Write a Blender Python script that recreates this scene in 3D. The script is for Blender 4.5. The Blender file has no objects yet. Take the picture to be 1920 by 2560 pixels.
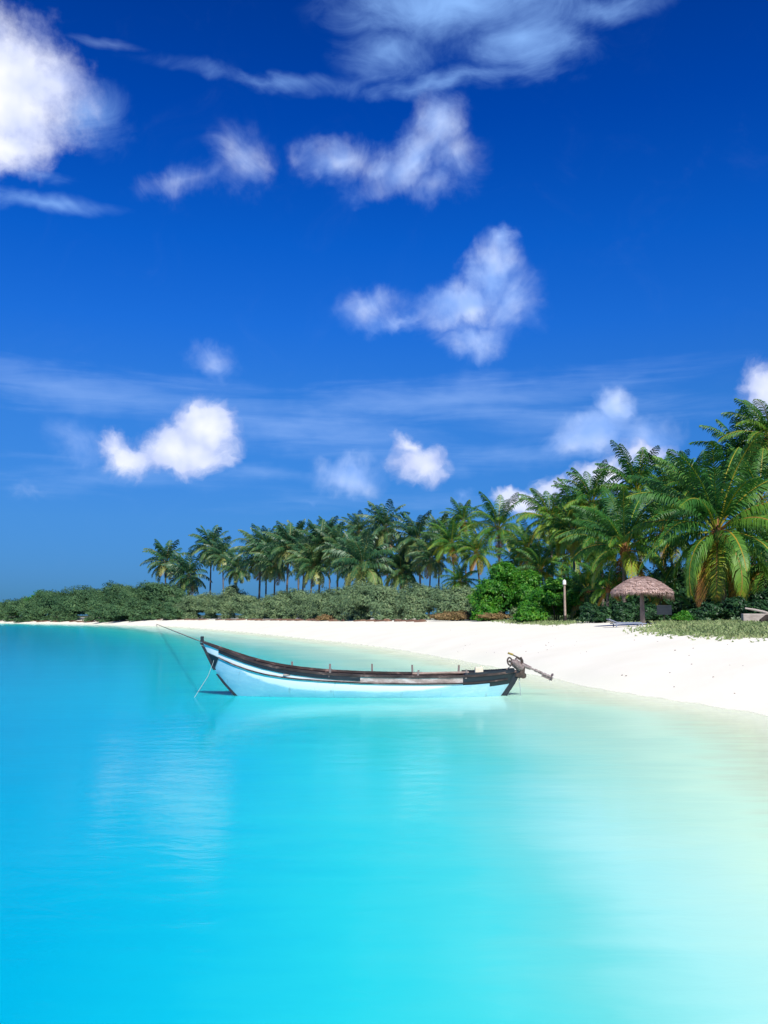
import bpy, math, random
import numpy as np
from mathutils import Vector, Matrix

random.seed(7)
RNG = np.random.default_rng(11)
scene = bpy.context.scene
col = scene.collection
R = math.radians

# ------------------------------------------------------------------ camera
F = 2400.0
EYE = 1.9
PITCH = math.atan(263 / F)
cam_d = bpy.data.cameras.new("camera")
cam = bpy.data.objects.new("camera", cam_d)
col.objects.link(cam)
cam.location = (0, 0, EYE)
cam.rotation_euler = (math.pi / 2 + PITCH, 0, 0)
cam_d.sensor_fit = 'HORIZONTAL'
cam_d.sensor_width = 36
cam_d.lens = 36 * F / 1920
cam_d.clip_end = 20000
scene.camera = cam
CP, SP = math.cos(PITCH), math.sin(PITCH)


def ray(px, py):
    a = (px - 960) / F
    b = (1280 - py) / F
    return a, CP - b * SP, SP + b * CP


def at(px, py, d):
    """point seen at photo pixel (px, py), d metres ahead"""
    x, y, z = ray(px, py)
    k = d / y
    return Vector((x * k, d, EYE + z * k))


def azel(px, py):
    x, y, z = ray(px, py)
    return math.atan2(x, y), math.atan2(z, math.hypot(x, y))


# ------------------------------------------------------------------ tagging
def tag(o, label=None, cat=None, group=None, kind=None):
    if label: o['label'] = label
    if cat: o['category'] = cat
    if group: o['group'] = group
    if kind: o['kind'] = kind
    return o


def link(name, me, parent=None, loc=None):
    o = bpy.data.objects.new(name, me)
    col.objects.link(o)
    if parent is not None: o.parent = parent
    if loc is not None: o.location = loc
    return o


def empty(name, loc, rz=0.0):
    o = bpy.data.objects.new(name, None)
    o.empty_display_size = 0.3
    col.objects.link(o)
    o.location = loc
    o.rotation_euler = (0, 0, rz)
    return o


# ------------------------------------------------------------------ mesh builder
class MB:
    def __init__(self):
        self.v = []; self.f = []; self.a = []

    def add(self, vs, fs, a=0.0):
        n = len(self.v)
        self.v.extend(vs)
        for f in fs:
            self.f.append(tuple(i + n for i in f)); self.a.append(a)

    def box(self, c, s, rot=None, a=0.0, taper=1.0):
        hx, hy, hz = s[0] / 2, s[1] / 2, s[2] / 2
        vs = []
        for z in (-1, 1):
            t = taper if z > 0 else 1
            for x, y in ((-1, -1), (1, -1), (1, 1), (-1, 1)):
                p = Vector((x * hx * t, y * hy * t, z * hz))
                if rot is not None: p = rot @ p
                vs.append(tuple(p + Vector(c)))
        self.add(vs, [(3, 2, 1, 0), (4, 5, 6, 7), (0, 1, 5, 4), (1, 2, 6, 5), (2, 3, 7, 6), (3, 0, 4, 7)], a)

    def tube(self, pts, rad, n=8, a=0.0, cap=True, jitter=0.0):
        pts = [Vector(p) for p in pts]
        if not hasattr(rad, '__len__'): rad = [rad] * len(pts)
        vs = []; fs = []
        up = Vector((0, 0, 1))
        prev = None
        for i, p in enumerate(pts):
            t = (pts[min(i + 1, len(pts) - 1)] - pts[max(i - 1, 0)]).normalized()
            if prev is None:
                s = t.cross(up)
                if s.length < 1e-3: s = t.cross(Vector((0, 1, 0)))
            else:
                s = prev - t * prev.dot(t)
            s.normalize(); prev = s
            u = s.cross(t)
            for k in range(n):
                an = 2 * math.pi * k / n
                r = rad[i] * (1 + random.uniform(-jitter, jitter))
                vs.append(tuple(p + (s * math.cos(an) + u * math.sin(an)) * r))
        for i in range(len(pts) - 1):
            for k in range(n):
                k2 = (k + 1) % n
                fs.append((i * n + k, i * n + k2, (i + 1) * n + k2, (i + 1) * n + k))
        if cap:
            fs.append(tuple(range(n - 1, -1, -1)))
            m = (len(pts) - 1) * n
            fs.append(tuple(m + k for k in range(n)))
        self.add(vs, fs, a)

    def ball(self, c, r, seg=10, rings=7, a=0.0, jit=0.0, scale=(1, 1, 1)):
        vs = [(c[0], c[1], c[2] + r * scale[2])]
        for i in range(1, rings):
            th = math.pi * i / rings
            for k in range(seg):
                ph = 2 * math.pi * k / seg
                q = r * (1 + random.uniform(-jit, jit))
                vs.append((c[0] + q * scale[0] * math.sin(th) * math.cos(ph), c[1] + q * scale[1] * math.sin(th) * math.sin(ph),
                           c[2] + q * scale[2] * math.cos(th)))
        vs.append((c[0], c[1], c[2] - r * scale[2]))
        fs = [(0, 1 + k, 1 + (k + 1) % seg) for k in range(seg)]
        for i in range(rings - 2):
            for k in range(seg):
                a0 = 1 + i * seg; b0 = a0 + seg; k2 = (k + 1) % seg
                fs.append((a0 + k, b0 + k, b0 + k2, a0 + k2))
        L = len(vs) - 1; a0 = 1 + (rings - 2) * seg
        fs += [(a0 + (k + 1) % seg, a0 + k, L) for k in range(seg)]
        self.add(vs, fs, a)

    def mesh(self, name, mat, smooth=False, attr=None):
        me = bpy.data.meshes.new(name)
        me.from_pydata(self.v, [], self.f)
        if attr:
            at_ = me.attributes.new(attr, 'FLOAT', 'FACE')
            at_.data.foreach_set('value', np.array(self.a, dtype=np.float32))
        me.materials.append(mat)
        if smooth:
            me.polygons.foreach_set('use_smooth', [True] * len(me.polygons))
        me.update()
        return me

    def build(self, name, mat, parent=None, loc=None, smooth=False, attr=None):
        return link(name, self.mesh(name, mat, smooth, attr), parent, loc)


def bevel(o, w=0.01, seg=2):
    m = o.modifiers.new('bevel', 'BEVEL'); m.width = w; m.segments = seg; m.limit_method = 'ANGLE'
    return o


# ------------------------------------------------------------------ materials
def new_mat(name):
    m = bpy.data.materials.new(name); m.use_nodes = True
    nt = m.node_tree
    for n in list(nt.nodes): nt.nodes.remove(n)
    out = nt.nodes.new('ShaderNodeOutputMaterial')
    return m, nt, out


def node(nt, typ, **kw):
    n = nt.nodes.new(typ)
    for k, v in kw.items():
        if k.startswith('i_'):
            key = k[2:]
            n.inputs[int(key) if key.isdigit() else key.replace('_', ' ')].default_value = v
        else:
            setattr(n, k, v)
    return n


def ramp(nt, stops, interp='LINEAR'):
    r = nt.nodes.new('ShaderNodeValToRGB')
    r.color_ramp.interpolation = interp
    e = r.color_ramp.elements
    while len(e) > 1: e.remove(e[-1])
    e[0].position = stops[0][0]; e[0].color = (*stops[0][1], 1)
    for p, c in stops[1:]:
        q = e.new(p); q.color = (*c, 1)
    return r


def rough_mat(name, stops, scale=6, rough=0.8, bump=0.3, stretch=(1, 1, 1), detail=6, bdist=0.02, spec=0.3):
    m, nt, out = new_mat(name); L = nt.links.new
    tc = node(nt, 'ShaderNodeTexCoord')
    mp = node(nt, 'ShaderNodeMapping'); mp.inputs['Scale'].default_value = stretch
    L(tc.outputs['Object'], mp.inputs[0])
    nz = node(nt, 'ShaderNodeTexNoise', i_Scale=scale, i_Detail=detail, i_Roughness=0.65)
    L(mp.outputs[0], nz.inputs['Vector'])
    r = ramp(nt, stops)
    L(nz.outputs['Fac'], r.inputs[0])
    b = node(nt, 'ShaderNodeBsdfPrincipled', i_Roughness=rough)
    b.inputs['Specular IOR Level'].default_value = spec
    L(r.outputs[0], b.inputs['Base Color'])
    bp = node(nt, 'ShaderNodeBump', i_Strength=bump, i_Distance=bdist)
    L(nz.outputs['Fac'], bp.inputs['Height']); L(bp.outputs[0], b.inputs['Normal'])
    L(b.outputs[0], out.inputs[0])
    return m


def leaf_mat(name, attr, stops, trans=0.3, rough=0.5, nscale=0.6, gloss=0.4, namp=0.25):
    """leaf: colour from the age attribute plus a little noise, with some light coming through"""
    m, nt, out = new_mat(name); L = nt.links.new
    at_ = node(nt, 'ShaderNodeAttribute', attribute_name=attr)
    tc = node(nt, 'ShaderNodeTexCoord')
    oi = node(nt, 'ShaderNodeObjectInfo')
    nz = node(nt, 'ShaderNodeTexNoise', i_Scale=nscale, i_Detail=3)
    L(tc.outputs['Object'], nz.inputs['Vector'])
    s = node(nt, 'ShaderNodeMath', operation='MULTIPLY_ADD'); s.inputs[1].default_value = namp; s.inputs[2].default_value = -namp / 2
    L(nz.outputs['Fac'], s.inputs[0])
    s2 = node(nt, 'ShaderNodeMath', operation='MULTIPLY_ADD'); s2.inputs[1].default_value = 0.10; L(oi.outputs['Random'], s2.inputs[0]); L(s.outputs[0], s2.inputs[2])
    ad = node(nt, 'ShaderNodeMath', operation='ADD', use_clamp=True)
    L(at_.outputs['Fac'], ad.inputs[0]); L(s2.outputs[0], ad.inputs[1])
    r = ramp(nt, stops); L(ad.outputs[0], r.inputs[0])
    b = node(nt, 'ShaderNodeBsdfPrincipled', i_Roughness=rough)
    b.inputs['Specular IOR Level'].default_value = gloss
    L(r.outputs[0], b.inputs['Base Color'])
    t = node(nt, 'ShaderNodeBsdfTranslucent')
    hs = node(nt, 'ShaderNodeHueSaturation', i_Saturation=1.1, i_Value=1.3)
    L(r.outputs[0], hs.inputs['Color']); L(hs.outputs[0], t.inputs[0])
    mx = node(nt, 'ShaderNodeMixShader', i_Fac=trans)
    L(b.outputs[0], mx.inputs[1]); L(t.outputs[0], mx.inputs[2]); L(mx.outputs[0], out.inputs[0])
    return m


M = {}
M['palm'] = leaf_mat('palm_leaf', 'age', [(0.0, (0.013, 0.075, 0.024)), (0.25, (0.042, 0.155, 0.025)), (0.5, (0.15, 0.30, 0.035)),
                                          (0.7, (0.30, 0.36, 0.03)), (0.85, (0.50, 0.34, 0.04)), (1.0, (0.42, 0.20, 0.06))], trans=0.24, rough=0.5, gloss=0.35)
M['palmfar'] = leaf_mat('palm_leaf_far', 'age', [(0.0, (0.014, 0.070, 0.036)), (0.25, (0.042, 0.13, 0.048)), (0.5, (0.13, 0.22, 0.065)),
                                          (0.7, (0.30, 0.33, 0.09)), (0.85, (0.40, 0.30, 0.10)), (1.0, (0.34, 0.20, 0.09))], trans=0.2, rough=0.45, gloss=0.5)
M['bright'] = leaf_mat('bright_leaf', 'age', [(0.0, (0.018, 0.10, 0.012)), (0.5, (0.05, 0.24, 0.02)), (1.0, (0.20, 0.42, 0.04))], trans=0.3)
M['scrub'] = leaf_mat('scrub_leaf', 'age', [(0.0, (0.085, 0.155, 0.08)), (0.5, (0.165, 0.255, 0.12)), (1.0, (0.29, 0.36, 0.18))], trans=0.2, rough=0.6, gloss=0.25, nscale=0.12, namp=0.5)
M['scrubdark'] = leaf_mat('dark_scrub_leaf', 'age', [(0.0, (0.035, 0.095, 0.045)), (0.5, (0.070, 0.155, 0.065)), (1.0, (0.14, 0.24, 0.09))], trans=0.2, rough=0.6, gloss=0.25, nscale=0.12, namp=0.5)
M['deep'] = leaf_mat('shade_green_leaf', 'age', [(0.0, (0.010, 0.040, 0.018)), (0.5, (0.022, 0.075, 0.028)), (1.0, (0.06, 0.16, 0.04))], trans=0.2, rough=0.5)  # shade of the palms put into a darker leaf colour
M['dry'] = leaf_mat('dry_leaf', 'age', [(0.0, (0.10, 0.10, 0.04)), (0.5, (0.25, 0.17, 0.08)), (1.0, (0.40, 0.28, 0.14))], trans=0.15, rough=0.8, gloss=0.1)
M['grass'] = leaf_mat('grass_blade', 'age', [(0.0, (0.14, 0.22, 0.08)), (0.5, (0.25, 0.33, 0.14)), (1.0, (0.42, 0.45, 0.22))], trans=0.25, rough=0.7, gloss=0.2)
M['lily'] = leaf_mat('lily_leaf', 'age', [(0.0, (0.12, 0.25, 0.10)), (1.0, (0.60, 0.70, 0.50))], trans=0.3)
M['trunk'] = rough_mat('palm_bark', [(0.3, (0.07, 0.055, 0.045)), (0.7, (0.22, 0.18, 0.15))], scale=2.5, stretch=(1, 1, 9), bump=0.8, bdist=0.05)
M['fibre'] = rough_mat('palm_fibre', [(0.3, (0.10, 0.045, 0.02)), (0.7, (0.35, 0.17, 0.06))], scale=9, bump=0.8)
M['nut'] = rough_mat('coconut', [(0.3, (0.30, 0.13, 0.02)), (0.7, (0.62, 0.32, 0.04))], scale=3, rough=0.45)
M['stem'] = rough_mat('bush_stem', [(0.3, (0.06, 0.045, 0.035)), (0.7, (0.16, 0.12, 0.09))], scale=4, bump=0.6)
M['thatch'] = rough_mat('thatch', [(0.25, (0.20, 0.125, 0.10)), (0.45, (0.38, 0.26, 0.22)), (0.7, (0.66, 0.50, 0.43))], scale=5, bump=0.5, rough=0.9, spec=0.1)
M['post'] = rough_mat('grey_post', [(0.3, (0.13, 0.10, 0.09)), (0.7, (0.28, 0.23, 0.22))], scale=5, stretch=(1, 1, .3), bump=0.5)
M['driftwood'] = rough_mat('driftwood', [(0.3, (0.26, 0.22, 0.19)), (0.7, (0.50, 0.44, 0.39))], scale=4, stretch=(.4, 1, 1), bump=0.6)
M['darkwood'] = rough_mat('dark_wood', [(0.3, (0.018, 0.014, 0.012)), (0.7, (0.06, 0.045, 0.035))], scale=5, bump=0.4)
M['lounger'] = rough_mat('lounger_canvas', [(0.3, (0.16, 0.19, 0.25)), (0.7, (0.26, 0.29, 0.36))], scale=8, bump=0.2)
M['whitepaint'] = rough_mat('white_paint', [(0.3, (0.70, 0.70, 0.68)), (0.7, (0.82, 0.82, 0.80))], scale=5, bump=0.1, rough=0.5)
M['coral'] = rough_mat('coral_stone', [(0.3, (0.50, 0.47, 0.40)), (0.7, (0.75, 0.72, 0.64))], scale=5, bump=0.5)
M['black'] = rough_mat('tarred_wood', [(0.3, (0.006, 0.012, 0.018)), (0.62, (0.018, 0.026, 0.034)), (0.8, (0.07, 0.06, 0.055))], scale=5, stretch=(.35, 1, 1.5), bump=0.35, rough=0.6)
M['rail'] = rough_mat('rail_wood', [(0.35, (0.018, 0.014, 0.014)), (0.55, (0.06, 0.042, 0.038)), (0.7, (0.30, 0.20, 0.17))], scale=4, stretch=(.5, 1, 1), bump=0.4)
M['inner'] = rough_mat('inner_planks', [(0.3, (0.035, 0.035, 0.04)), (0.7, (0.11, 0.09, 0.08))], scale=4, stretch=(.3, 3, 3), bump=0.4)
M['thwart'] = rough_mat('thwart_wood', [(0.3, (0.22, 0.17, 0.14)), (0.7, (0.48, 0.36, 0.30))], scale=4, bump=0.4)
M['steel'] = rough_mat('engine_metal', [(0.3, (0.09, 0.07, 0.07)), (0.55, (0.22, 0.17, 0.16)), (0.75, (0.42, 0.32, 0.29))], scale=14, bump=0.3, rough=0.5, spec=0.5)
M['engdark'] = rough_mat('engine_dark', [(0.3, (0.02, 0.018, 0.018)), (0.7, (0.09, 0.06, 0.045))], scale=12, bump=0.3, rough=0.55)
M['brass'] = rough_mat('handle_yellow', [(0.3, (0.20, 0.14, 0.03)), (0.7, (0.42, 0.32, 0.08))], scale=12, bump=0.1)
M['rope'] = rough_mat('rope_fibre', [(0.3, (0.22, 0.18, 0.13)), (0.7, (0.42, 0.36, 0.27))], scale=30, bump=0.4)
M['ropepale'] = rough_mat('pale_rope', [(0.3, (0.28, 0.36, 0.36)), (0.7, (0.42, 0.50, 0.48))], scale=30, bump=0.3)
M['cream'] = rough_mat('cream_plastic', [(0.3, (0.72, 0.62, 0.44)), (0.7, (0.82, 0.74, 0.58))], scale=6, bump=0.1, rough=0.5)
M['shadow_litter'] = rough_mat('shadow_and_litter', [(0.3, (0.09, 0.045, 0.03)), (0.7, (0.24, 0.14, 0.09))], scale=3, bump=0.5)  # brown for litter on the sand and for the shadow strip under the scrub


# ------------------------------------------------------------------ shoreline and terrain
_sh = [(-60, -2.0), (-8, 1.6), (0, 2.9), (4, 3.7), (8, 4.7), (14, 6.6)]
for px, row in ((1920, 1781), (1736, 1759), (1539, 1728), (1366, 1690), (1157, 1649), (984, 1620), (810, 1600), (671, 1585),
                (555, 1574), (440, 1566), (231, 1560.5), (0, 1557)):
    x, y, z = ray(px, row)
    k = -EYE / z
    _sh.append((y * k, x * k))
_sh.append((_sh[-1][0] + 200, _sh[-1][1] - 160))
_sh.append((3000, -2200))
SY = np.array([p[0] for p in _sh]); SX = np.array([p[1] for p in _sh])


def shore_x(y):
    # smoothed: average of a few samples so that the line has no kinks
    y = np.asarray(y, dtype=float)
    w = 0.06 * np.abs(y) + 0.8
    return sum(np.interp(y + w * k, SY, SX) for k in (-1, -.5, 0, .5, 1)) / 5


def sdist(x, y):
    """metres inland (negative in the water)"""
    xs = shore_x(y)
    sl = (shore_x(np.asarray(y) + 0.5) - shore_x(np.asarray(y) - 0.5))
    return (x - xs) / np.sqrt(1 + sl * sl)


def wob(x, y):
    return 0.5 * np.sin(x * .31 + 1.3 * np.sin(y * .21)) + 0.3 * np.sin(x * .83 + y * .57 + 2) + .2 * np.sin(y * 1.31 - x * .9)


def water_t(x, y):
    W = 3.5 + 0.5 * np.clip(y, 0, 20) + 0.12 * np.maximum(y - 20, 0)
    return np.clip((shore_x(y) - x) / W, -1, 4)


def ground_z(x, y):
    x = np.asarray(x, dtype=float); y = np.asarray(y, dtype=float)
    s = sdist(x, y) + .35 * wob(x * 1.3, y * .6)
    land = 1.72 * (1 - np.exp(-np.maximum(s, 0) / 6.0)) + 0.02 * wob(x * 2, y * 2) * np.clip(s / 4, 0, 1)
    q_ = np.clip((s - 26) / 40, 0, 1)
    land = land + .9 * q_ * q_ * (3 - 2 * q_)
    land = land - 0.03 * np.maximum(s - 260, 0)
    t = water_t(x, y)
    sea = -2.6 * np.clip(t, 0, 2.0) ** 1.3 - 0.02 * np.clip(t * 8, 0, 1)
    return np.where(s > 0, land, sea)


def gz(x, y): return float(ground_z(x, y))


def shore_pos(px, s):
    """ground point at photo column px that lies s metres inland, beyond the bay"""
    a = (px - 960) / F / (CP + 0.1096 * SP)
    lo, hi = 22.0, 700.0
    for _ in range(50):
        m = (lo + hi) / 2
        if float(sdist(a * m, m)) < s: lo = m
        else: hi = m
    return a * m, m


def grid_sheet(name, xs, ys, zf, mat, attrs=None, smooth=True):
    X, Y = np.meshgrid(xs, ys)
    Z = zf(X, Y)
    n, m = len(xs), len(ys)
    co = np.stack([X, Y, Z], -1).reshape(-1, 3)
    idx = np.arange(n * m).reshape(m, n)
    q = np.stack([idx[:-1, :-1], idx[:-1, 1:], idx[1:, 1:], idx[1:, :-1]], -1).reshape(-1, 4)
    me = bpy.data.meshes.new(name)
    me.vertices.add(len(co)); me.vertices.foreach_set('co', co.astype(np.float32).ravel())
    me.loops.add(q.size); me.loops.foreach_set('vertex_index', q.ravel().astype(np.int32))
    me.polygons.add(len(q)); me.polygons.foreach_set('loop_start', (np.arange(len(q)) * 4).astype(np.int32))
    me.polygons.foreach_set('loop_total', np.full(len(q), 4, dtype=np.int32))
    me.update(calc_edges=True); me.validate()
    if attrs:
        for k, f in attrs.items():
            a = me.attributes.new(k, 'FLOAT', 'POINT')
            a.data.foreach_set('value', f(X, Y).astype(np.float32).ravel())
    me.materials.append(mat)
    if smooth: me.polygons.foreach_set('use_smooth', [True] * len(me.polygons))
    return link(name, me)


# sand
m, nt, out = new_mat('coral_sand'); L = nt.links.new
tc = node(nt, 'ShaderNodeTexCoord')
n1 = node(nt, 'ShaderNodeTexNoise', i_Scale=0.35, i_Detail=8, i_Roughness=.6); L(tc.outputs['Object'], n1.inputs[0])
n2 = node(nt, 'ShaderNodeTexNoise', i_Scale=5.0, i_Detail=6, i_Roughness=.7); L(tc.outputs['Object'], n2.inputs[0])
r1 = ramp(nt, [(0.3, (0.86, 0.83, 0.68)), (0.5, (0.89, 0.86, 0.715)), (0.7, (0.92, 0.89, 0.75))]); L(n1.outputs['Fac'], r1.inputs[0])
# damp sand just above the water line
at_ = node(nt, 'ShaderNodeAttribute', attribute_name='inland')
wn = node(nt, 'ShaderNodeMath', operation='MULTIPLY_ADD'); wn.inputs[1].default_value = 1.4; L(n1.outputs['Fac'], wn.inputs[0]); L(at_.outputs['Fac'], wn.inputs[2])
mr = node(nt, 'ShaderNodeMapRange'); mr.inputs['From Min'].default_value = 0.5; mr.inputs['From Max'].default_value = 1.9; L(wn.outputs[0], mr.inputs[0])
mix = node(nt, 'ShaderNodeMixRGB'); mix.inputs[1].default_value = (0.86, 0.86, 0.70, 1)
L(mr.outputs[0], mix.inputs[0]); L(r1.outputs[0], mix.inputs[2])
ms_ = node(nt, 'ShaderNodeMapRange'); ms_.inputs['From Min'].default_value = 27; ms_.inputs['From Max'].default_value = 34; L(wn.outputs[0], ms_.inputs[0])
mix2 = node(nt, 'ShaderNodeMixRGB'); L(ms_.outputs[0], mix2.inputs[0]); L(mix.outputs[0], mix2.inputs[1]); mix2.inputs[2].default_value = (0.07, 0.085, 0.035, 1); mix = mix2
b = node(nt, 'ShaderNodeBsdfPrincipled', i_Roughness=0.9); b.inputs['Specular IOR Level'].default_value = 0.15
L(mix.outputs[0], b.inputs['Base Color'])
bp = node(nt, 'ShaderNodeBump', i_Strength=0.2, i_Distance=0.05); L(n2.outputs['Fac'], bp.inputs['Height']); L(bp.outputs[0], b.inputs['Normal'])
L(b.outputs[0], out.inputs[0])
M['sand'] = m

ys = np.concatenate([np.linspace(-60, 0, 30)[:-1], np.linspace(0, 70, 240)[:-1], np.geomspace(70, 6000, 120)])
_u = np.linspace(-1, 1, 360)
xs = 4 + 25 * np.sinh(_u * 5.6) / np.sinh(1) * 0.6
ground = grid_sheet('beach', xs, ys, ground_z, M['sand'], {'inland': lambda X, Y: sdist(X, Y)})
tag(ground, kind='structure')

# lagoon: the colour of the water body follows its depth; the surface mirrors the sky
m, nt, out = new_mat('lagoon_water'); L = nt.links.new
tc = node(nt, 'ShaderNodeTexCoord')
at_ = node(nt, 'ShaderNodeAttribute', attribute_name='depth')
nz = node(nt, 'ShaderNodeTexNoise', i_Scale=0.22, i_Detail=4, i_Roughness=.55); L(tc.outputs['Object'], nz.inputs[0])
mpb = node(nt, 'ShaderNodeMapping'); mpb.inputs['Scale'].default_value = (0.35, 1.3, 1.0); L(tc.outputs['Object'], mpb.inputs[0])
nzb = node(nt, 'ShaderNodeTexNoise', i_Scale=1.6, i_Detail=6, i_Roughness=.65, i_Distortion=.4); L(mpb.outputs[0], nzb.inputs[0])
mb2_ = node(nt, 'ShaderNodeMath', operation='MULTIPLY_ADD'); mb2_.inputs[1].default_value = 0.11; mb2_.inputs[2].default_value = -0.135
L(nzb.outputs['Fac'], mb2_.inputs[0])
ma = node(nt, 'ShaderNodeMath', operation='MULTIPLY_ADD'); ma.inputs[1].default_value = 0.16
L(nz.outputs['Fac'], ma.inputs[0]); L(mb2_.outputs[0], ma.inputs[2])
dd = node(nt, 'ShaderNodeMath', operation='ADD'); L(at_.outputs['Fac'], dd.inputs[0]); L(ma.outputs[0], dd.inputs[1])


def lin(c, k=1.0):
    return tuple((((v / 255 + .055) / 1.055) ** 2.4 if v > 10 else v / 255 / 12.92) * k for v in c)


WATER_STOPS = [(t_ * .625, lin(c_, .94 if t_ < .3 else .84 if t_ < .45 else .75)) for t_, c_ in [(0.0, (248, 248, 226)), (.08, (232, 246, 216)), (.2, (208, 250, 222)), (.38, (176, 252, 236)), (.48, (124, 246, 234)), (.57, (80, 243, 238)),
               (.68, (46, 236, 239)), (.82, (16, 216, 238)), (.97, (2, 201, 234)), (1.2, (0, 184, 224)), (1.5, (6, 160, 208))]]
hf = node(nt, 'ShaderNodeMath', operation='MULTIPLY'); hf.inputs[1].default_value = 0.625; L(dd.outputs[0], hf.inputs[0])
rc = ramp(nt, WATER_STOPS); L(hf.outputs[0], rc.inputs[0])
dif = node(nt, 'ShaderNodeBsdfPrincipled', i_Roughness=1.0); L(rc.outputs[0], dif.inputs['Base Color'])
dif.inputs['Specular IOR Level'].default_value = 0.0
dif.subsurface_method = 'BURLEY'; dif.inputs['Subsurface Weight'].default_value = 1.0
dif.inputs['Subsurface Radius'].default_value = (1, 1, 1); dif.inputs['Subsurface Scale'].default_value = 0.7
trn = node(nt, 'ShaderNodeBsdfTransparent'); trn.inputs[0].default_value = (0.96, 1.0, 0.98, 1)
mr = node(nt, 'ShaderNodeMapRange', interpolation_type='SMOOTHSTEP'); mr.inputs['From Min'].default_value = 0.02; mr.inputs['From Max'].default_value = 0.22
mr.inputs['To Min'].default_value = 0.2; mr.inputs['To Max'].default_value = 1.0
L(dd.outputs[0], mr.inputs[0])
body = node(nt, 'ShaderNodeMixShader'); L(mr.outputs[0], body.inputs[0]); L(trn.outputs[0], body.inputs[1]); L(dif.outputs[0], body.inputs[2])
mp = node(nt, 'ShaderNodeMapping'); mp.inputs['Scale'].default_value = (0.55, 1.0, 1.0); L(tc.outputs['Object'], mp.inputs[0])
w1 = node(nt, 'ShaderNodeTexNoise', i_Scale=3.2, i_Detail=6, i_Roughness=.6, i_Distortion=0.6); L(mp.outputs[0], w1.inputs[0])
w2 = node(nt, 'ShaderNodeTexNoise', i_Scale=0.5, i_Detail=2); L(mp.outputs[0], w2.inputs[0])
wa = node(nt, 'ShaderNodeMath', operation='MULTIPLY_ADD'); wa.inputs[1].default_value = 2.0; L(w2.outputs['Fac'], wa.inputs[0]); L(w1.outputs['Fac'], wa.inputs[2])
bp = node(nt, 'ShaderNodeBump', i_Strength=0.10, i_Distance=0.05); L(wa.outputs[0], bp.inputs['Height'])
gl = node(nt, 'ShaderNodeBsdfGlossy', i_Roughness=0.02); L(bp.outputs[0], gl.inputs['Normal'])
fr = node(nt, 'ShaderNodeFresnel', i_IOR=1.33); L(bp.outputs[0], fr.inputs['Normal'])
fm = node(nt, 'ShaderNodeMath', operation='MULTIPLY', use_clamp=True); fm.inputs[1].default_value = 0.58; L(fr.outputs[0], fm.inputs[0])
fx = node(nt, 'ShaderNodeMath', operation='MINIMUM'); fx.inputs[1].default_value = 0.55; L(fm.outputs[0], fx.inputs[0])
ed = node(nt, 'ShaderNodeMapRange'); ed.inputs['From Min'].default_value = -0.02; ed.inputs['From Max'].default_value = 0.28
ed.inputs['To Min'].default_value = 0.05; L(dd.outputs[0], ed.inputs[0])
fe = node(nt, 'ShaderNodeMath', operation='MULTIPLY'); L(fx.outputs[0], fe.inputs[0]); L(ed.outputs[0], fe.inputs[1]); fx = fe
mx = node(nt, 'ShaderNodeMixShader'); L(fx.outputs[0], mx.inputs[0]); L(body.outputs[0], mx.inputs[1]); L(gl.outputs[0], mx.inputs[2])
L(mx.outputs[0], out.inputs[0])
M['water'] = m
water = grid_sheet('water', xs, ys, lambda X, Y: 0.0 * X, M['water'], {'depth': water_t})
tag(water, kind='structure')


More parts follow.
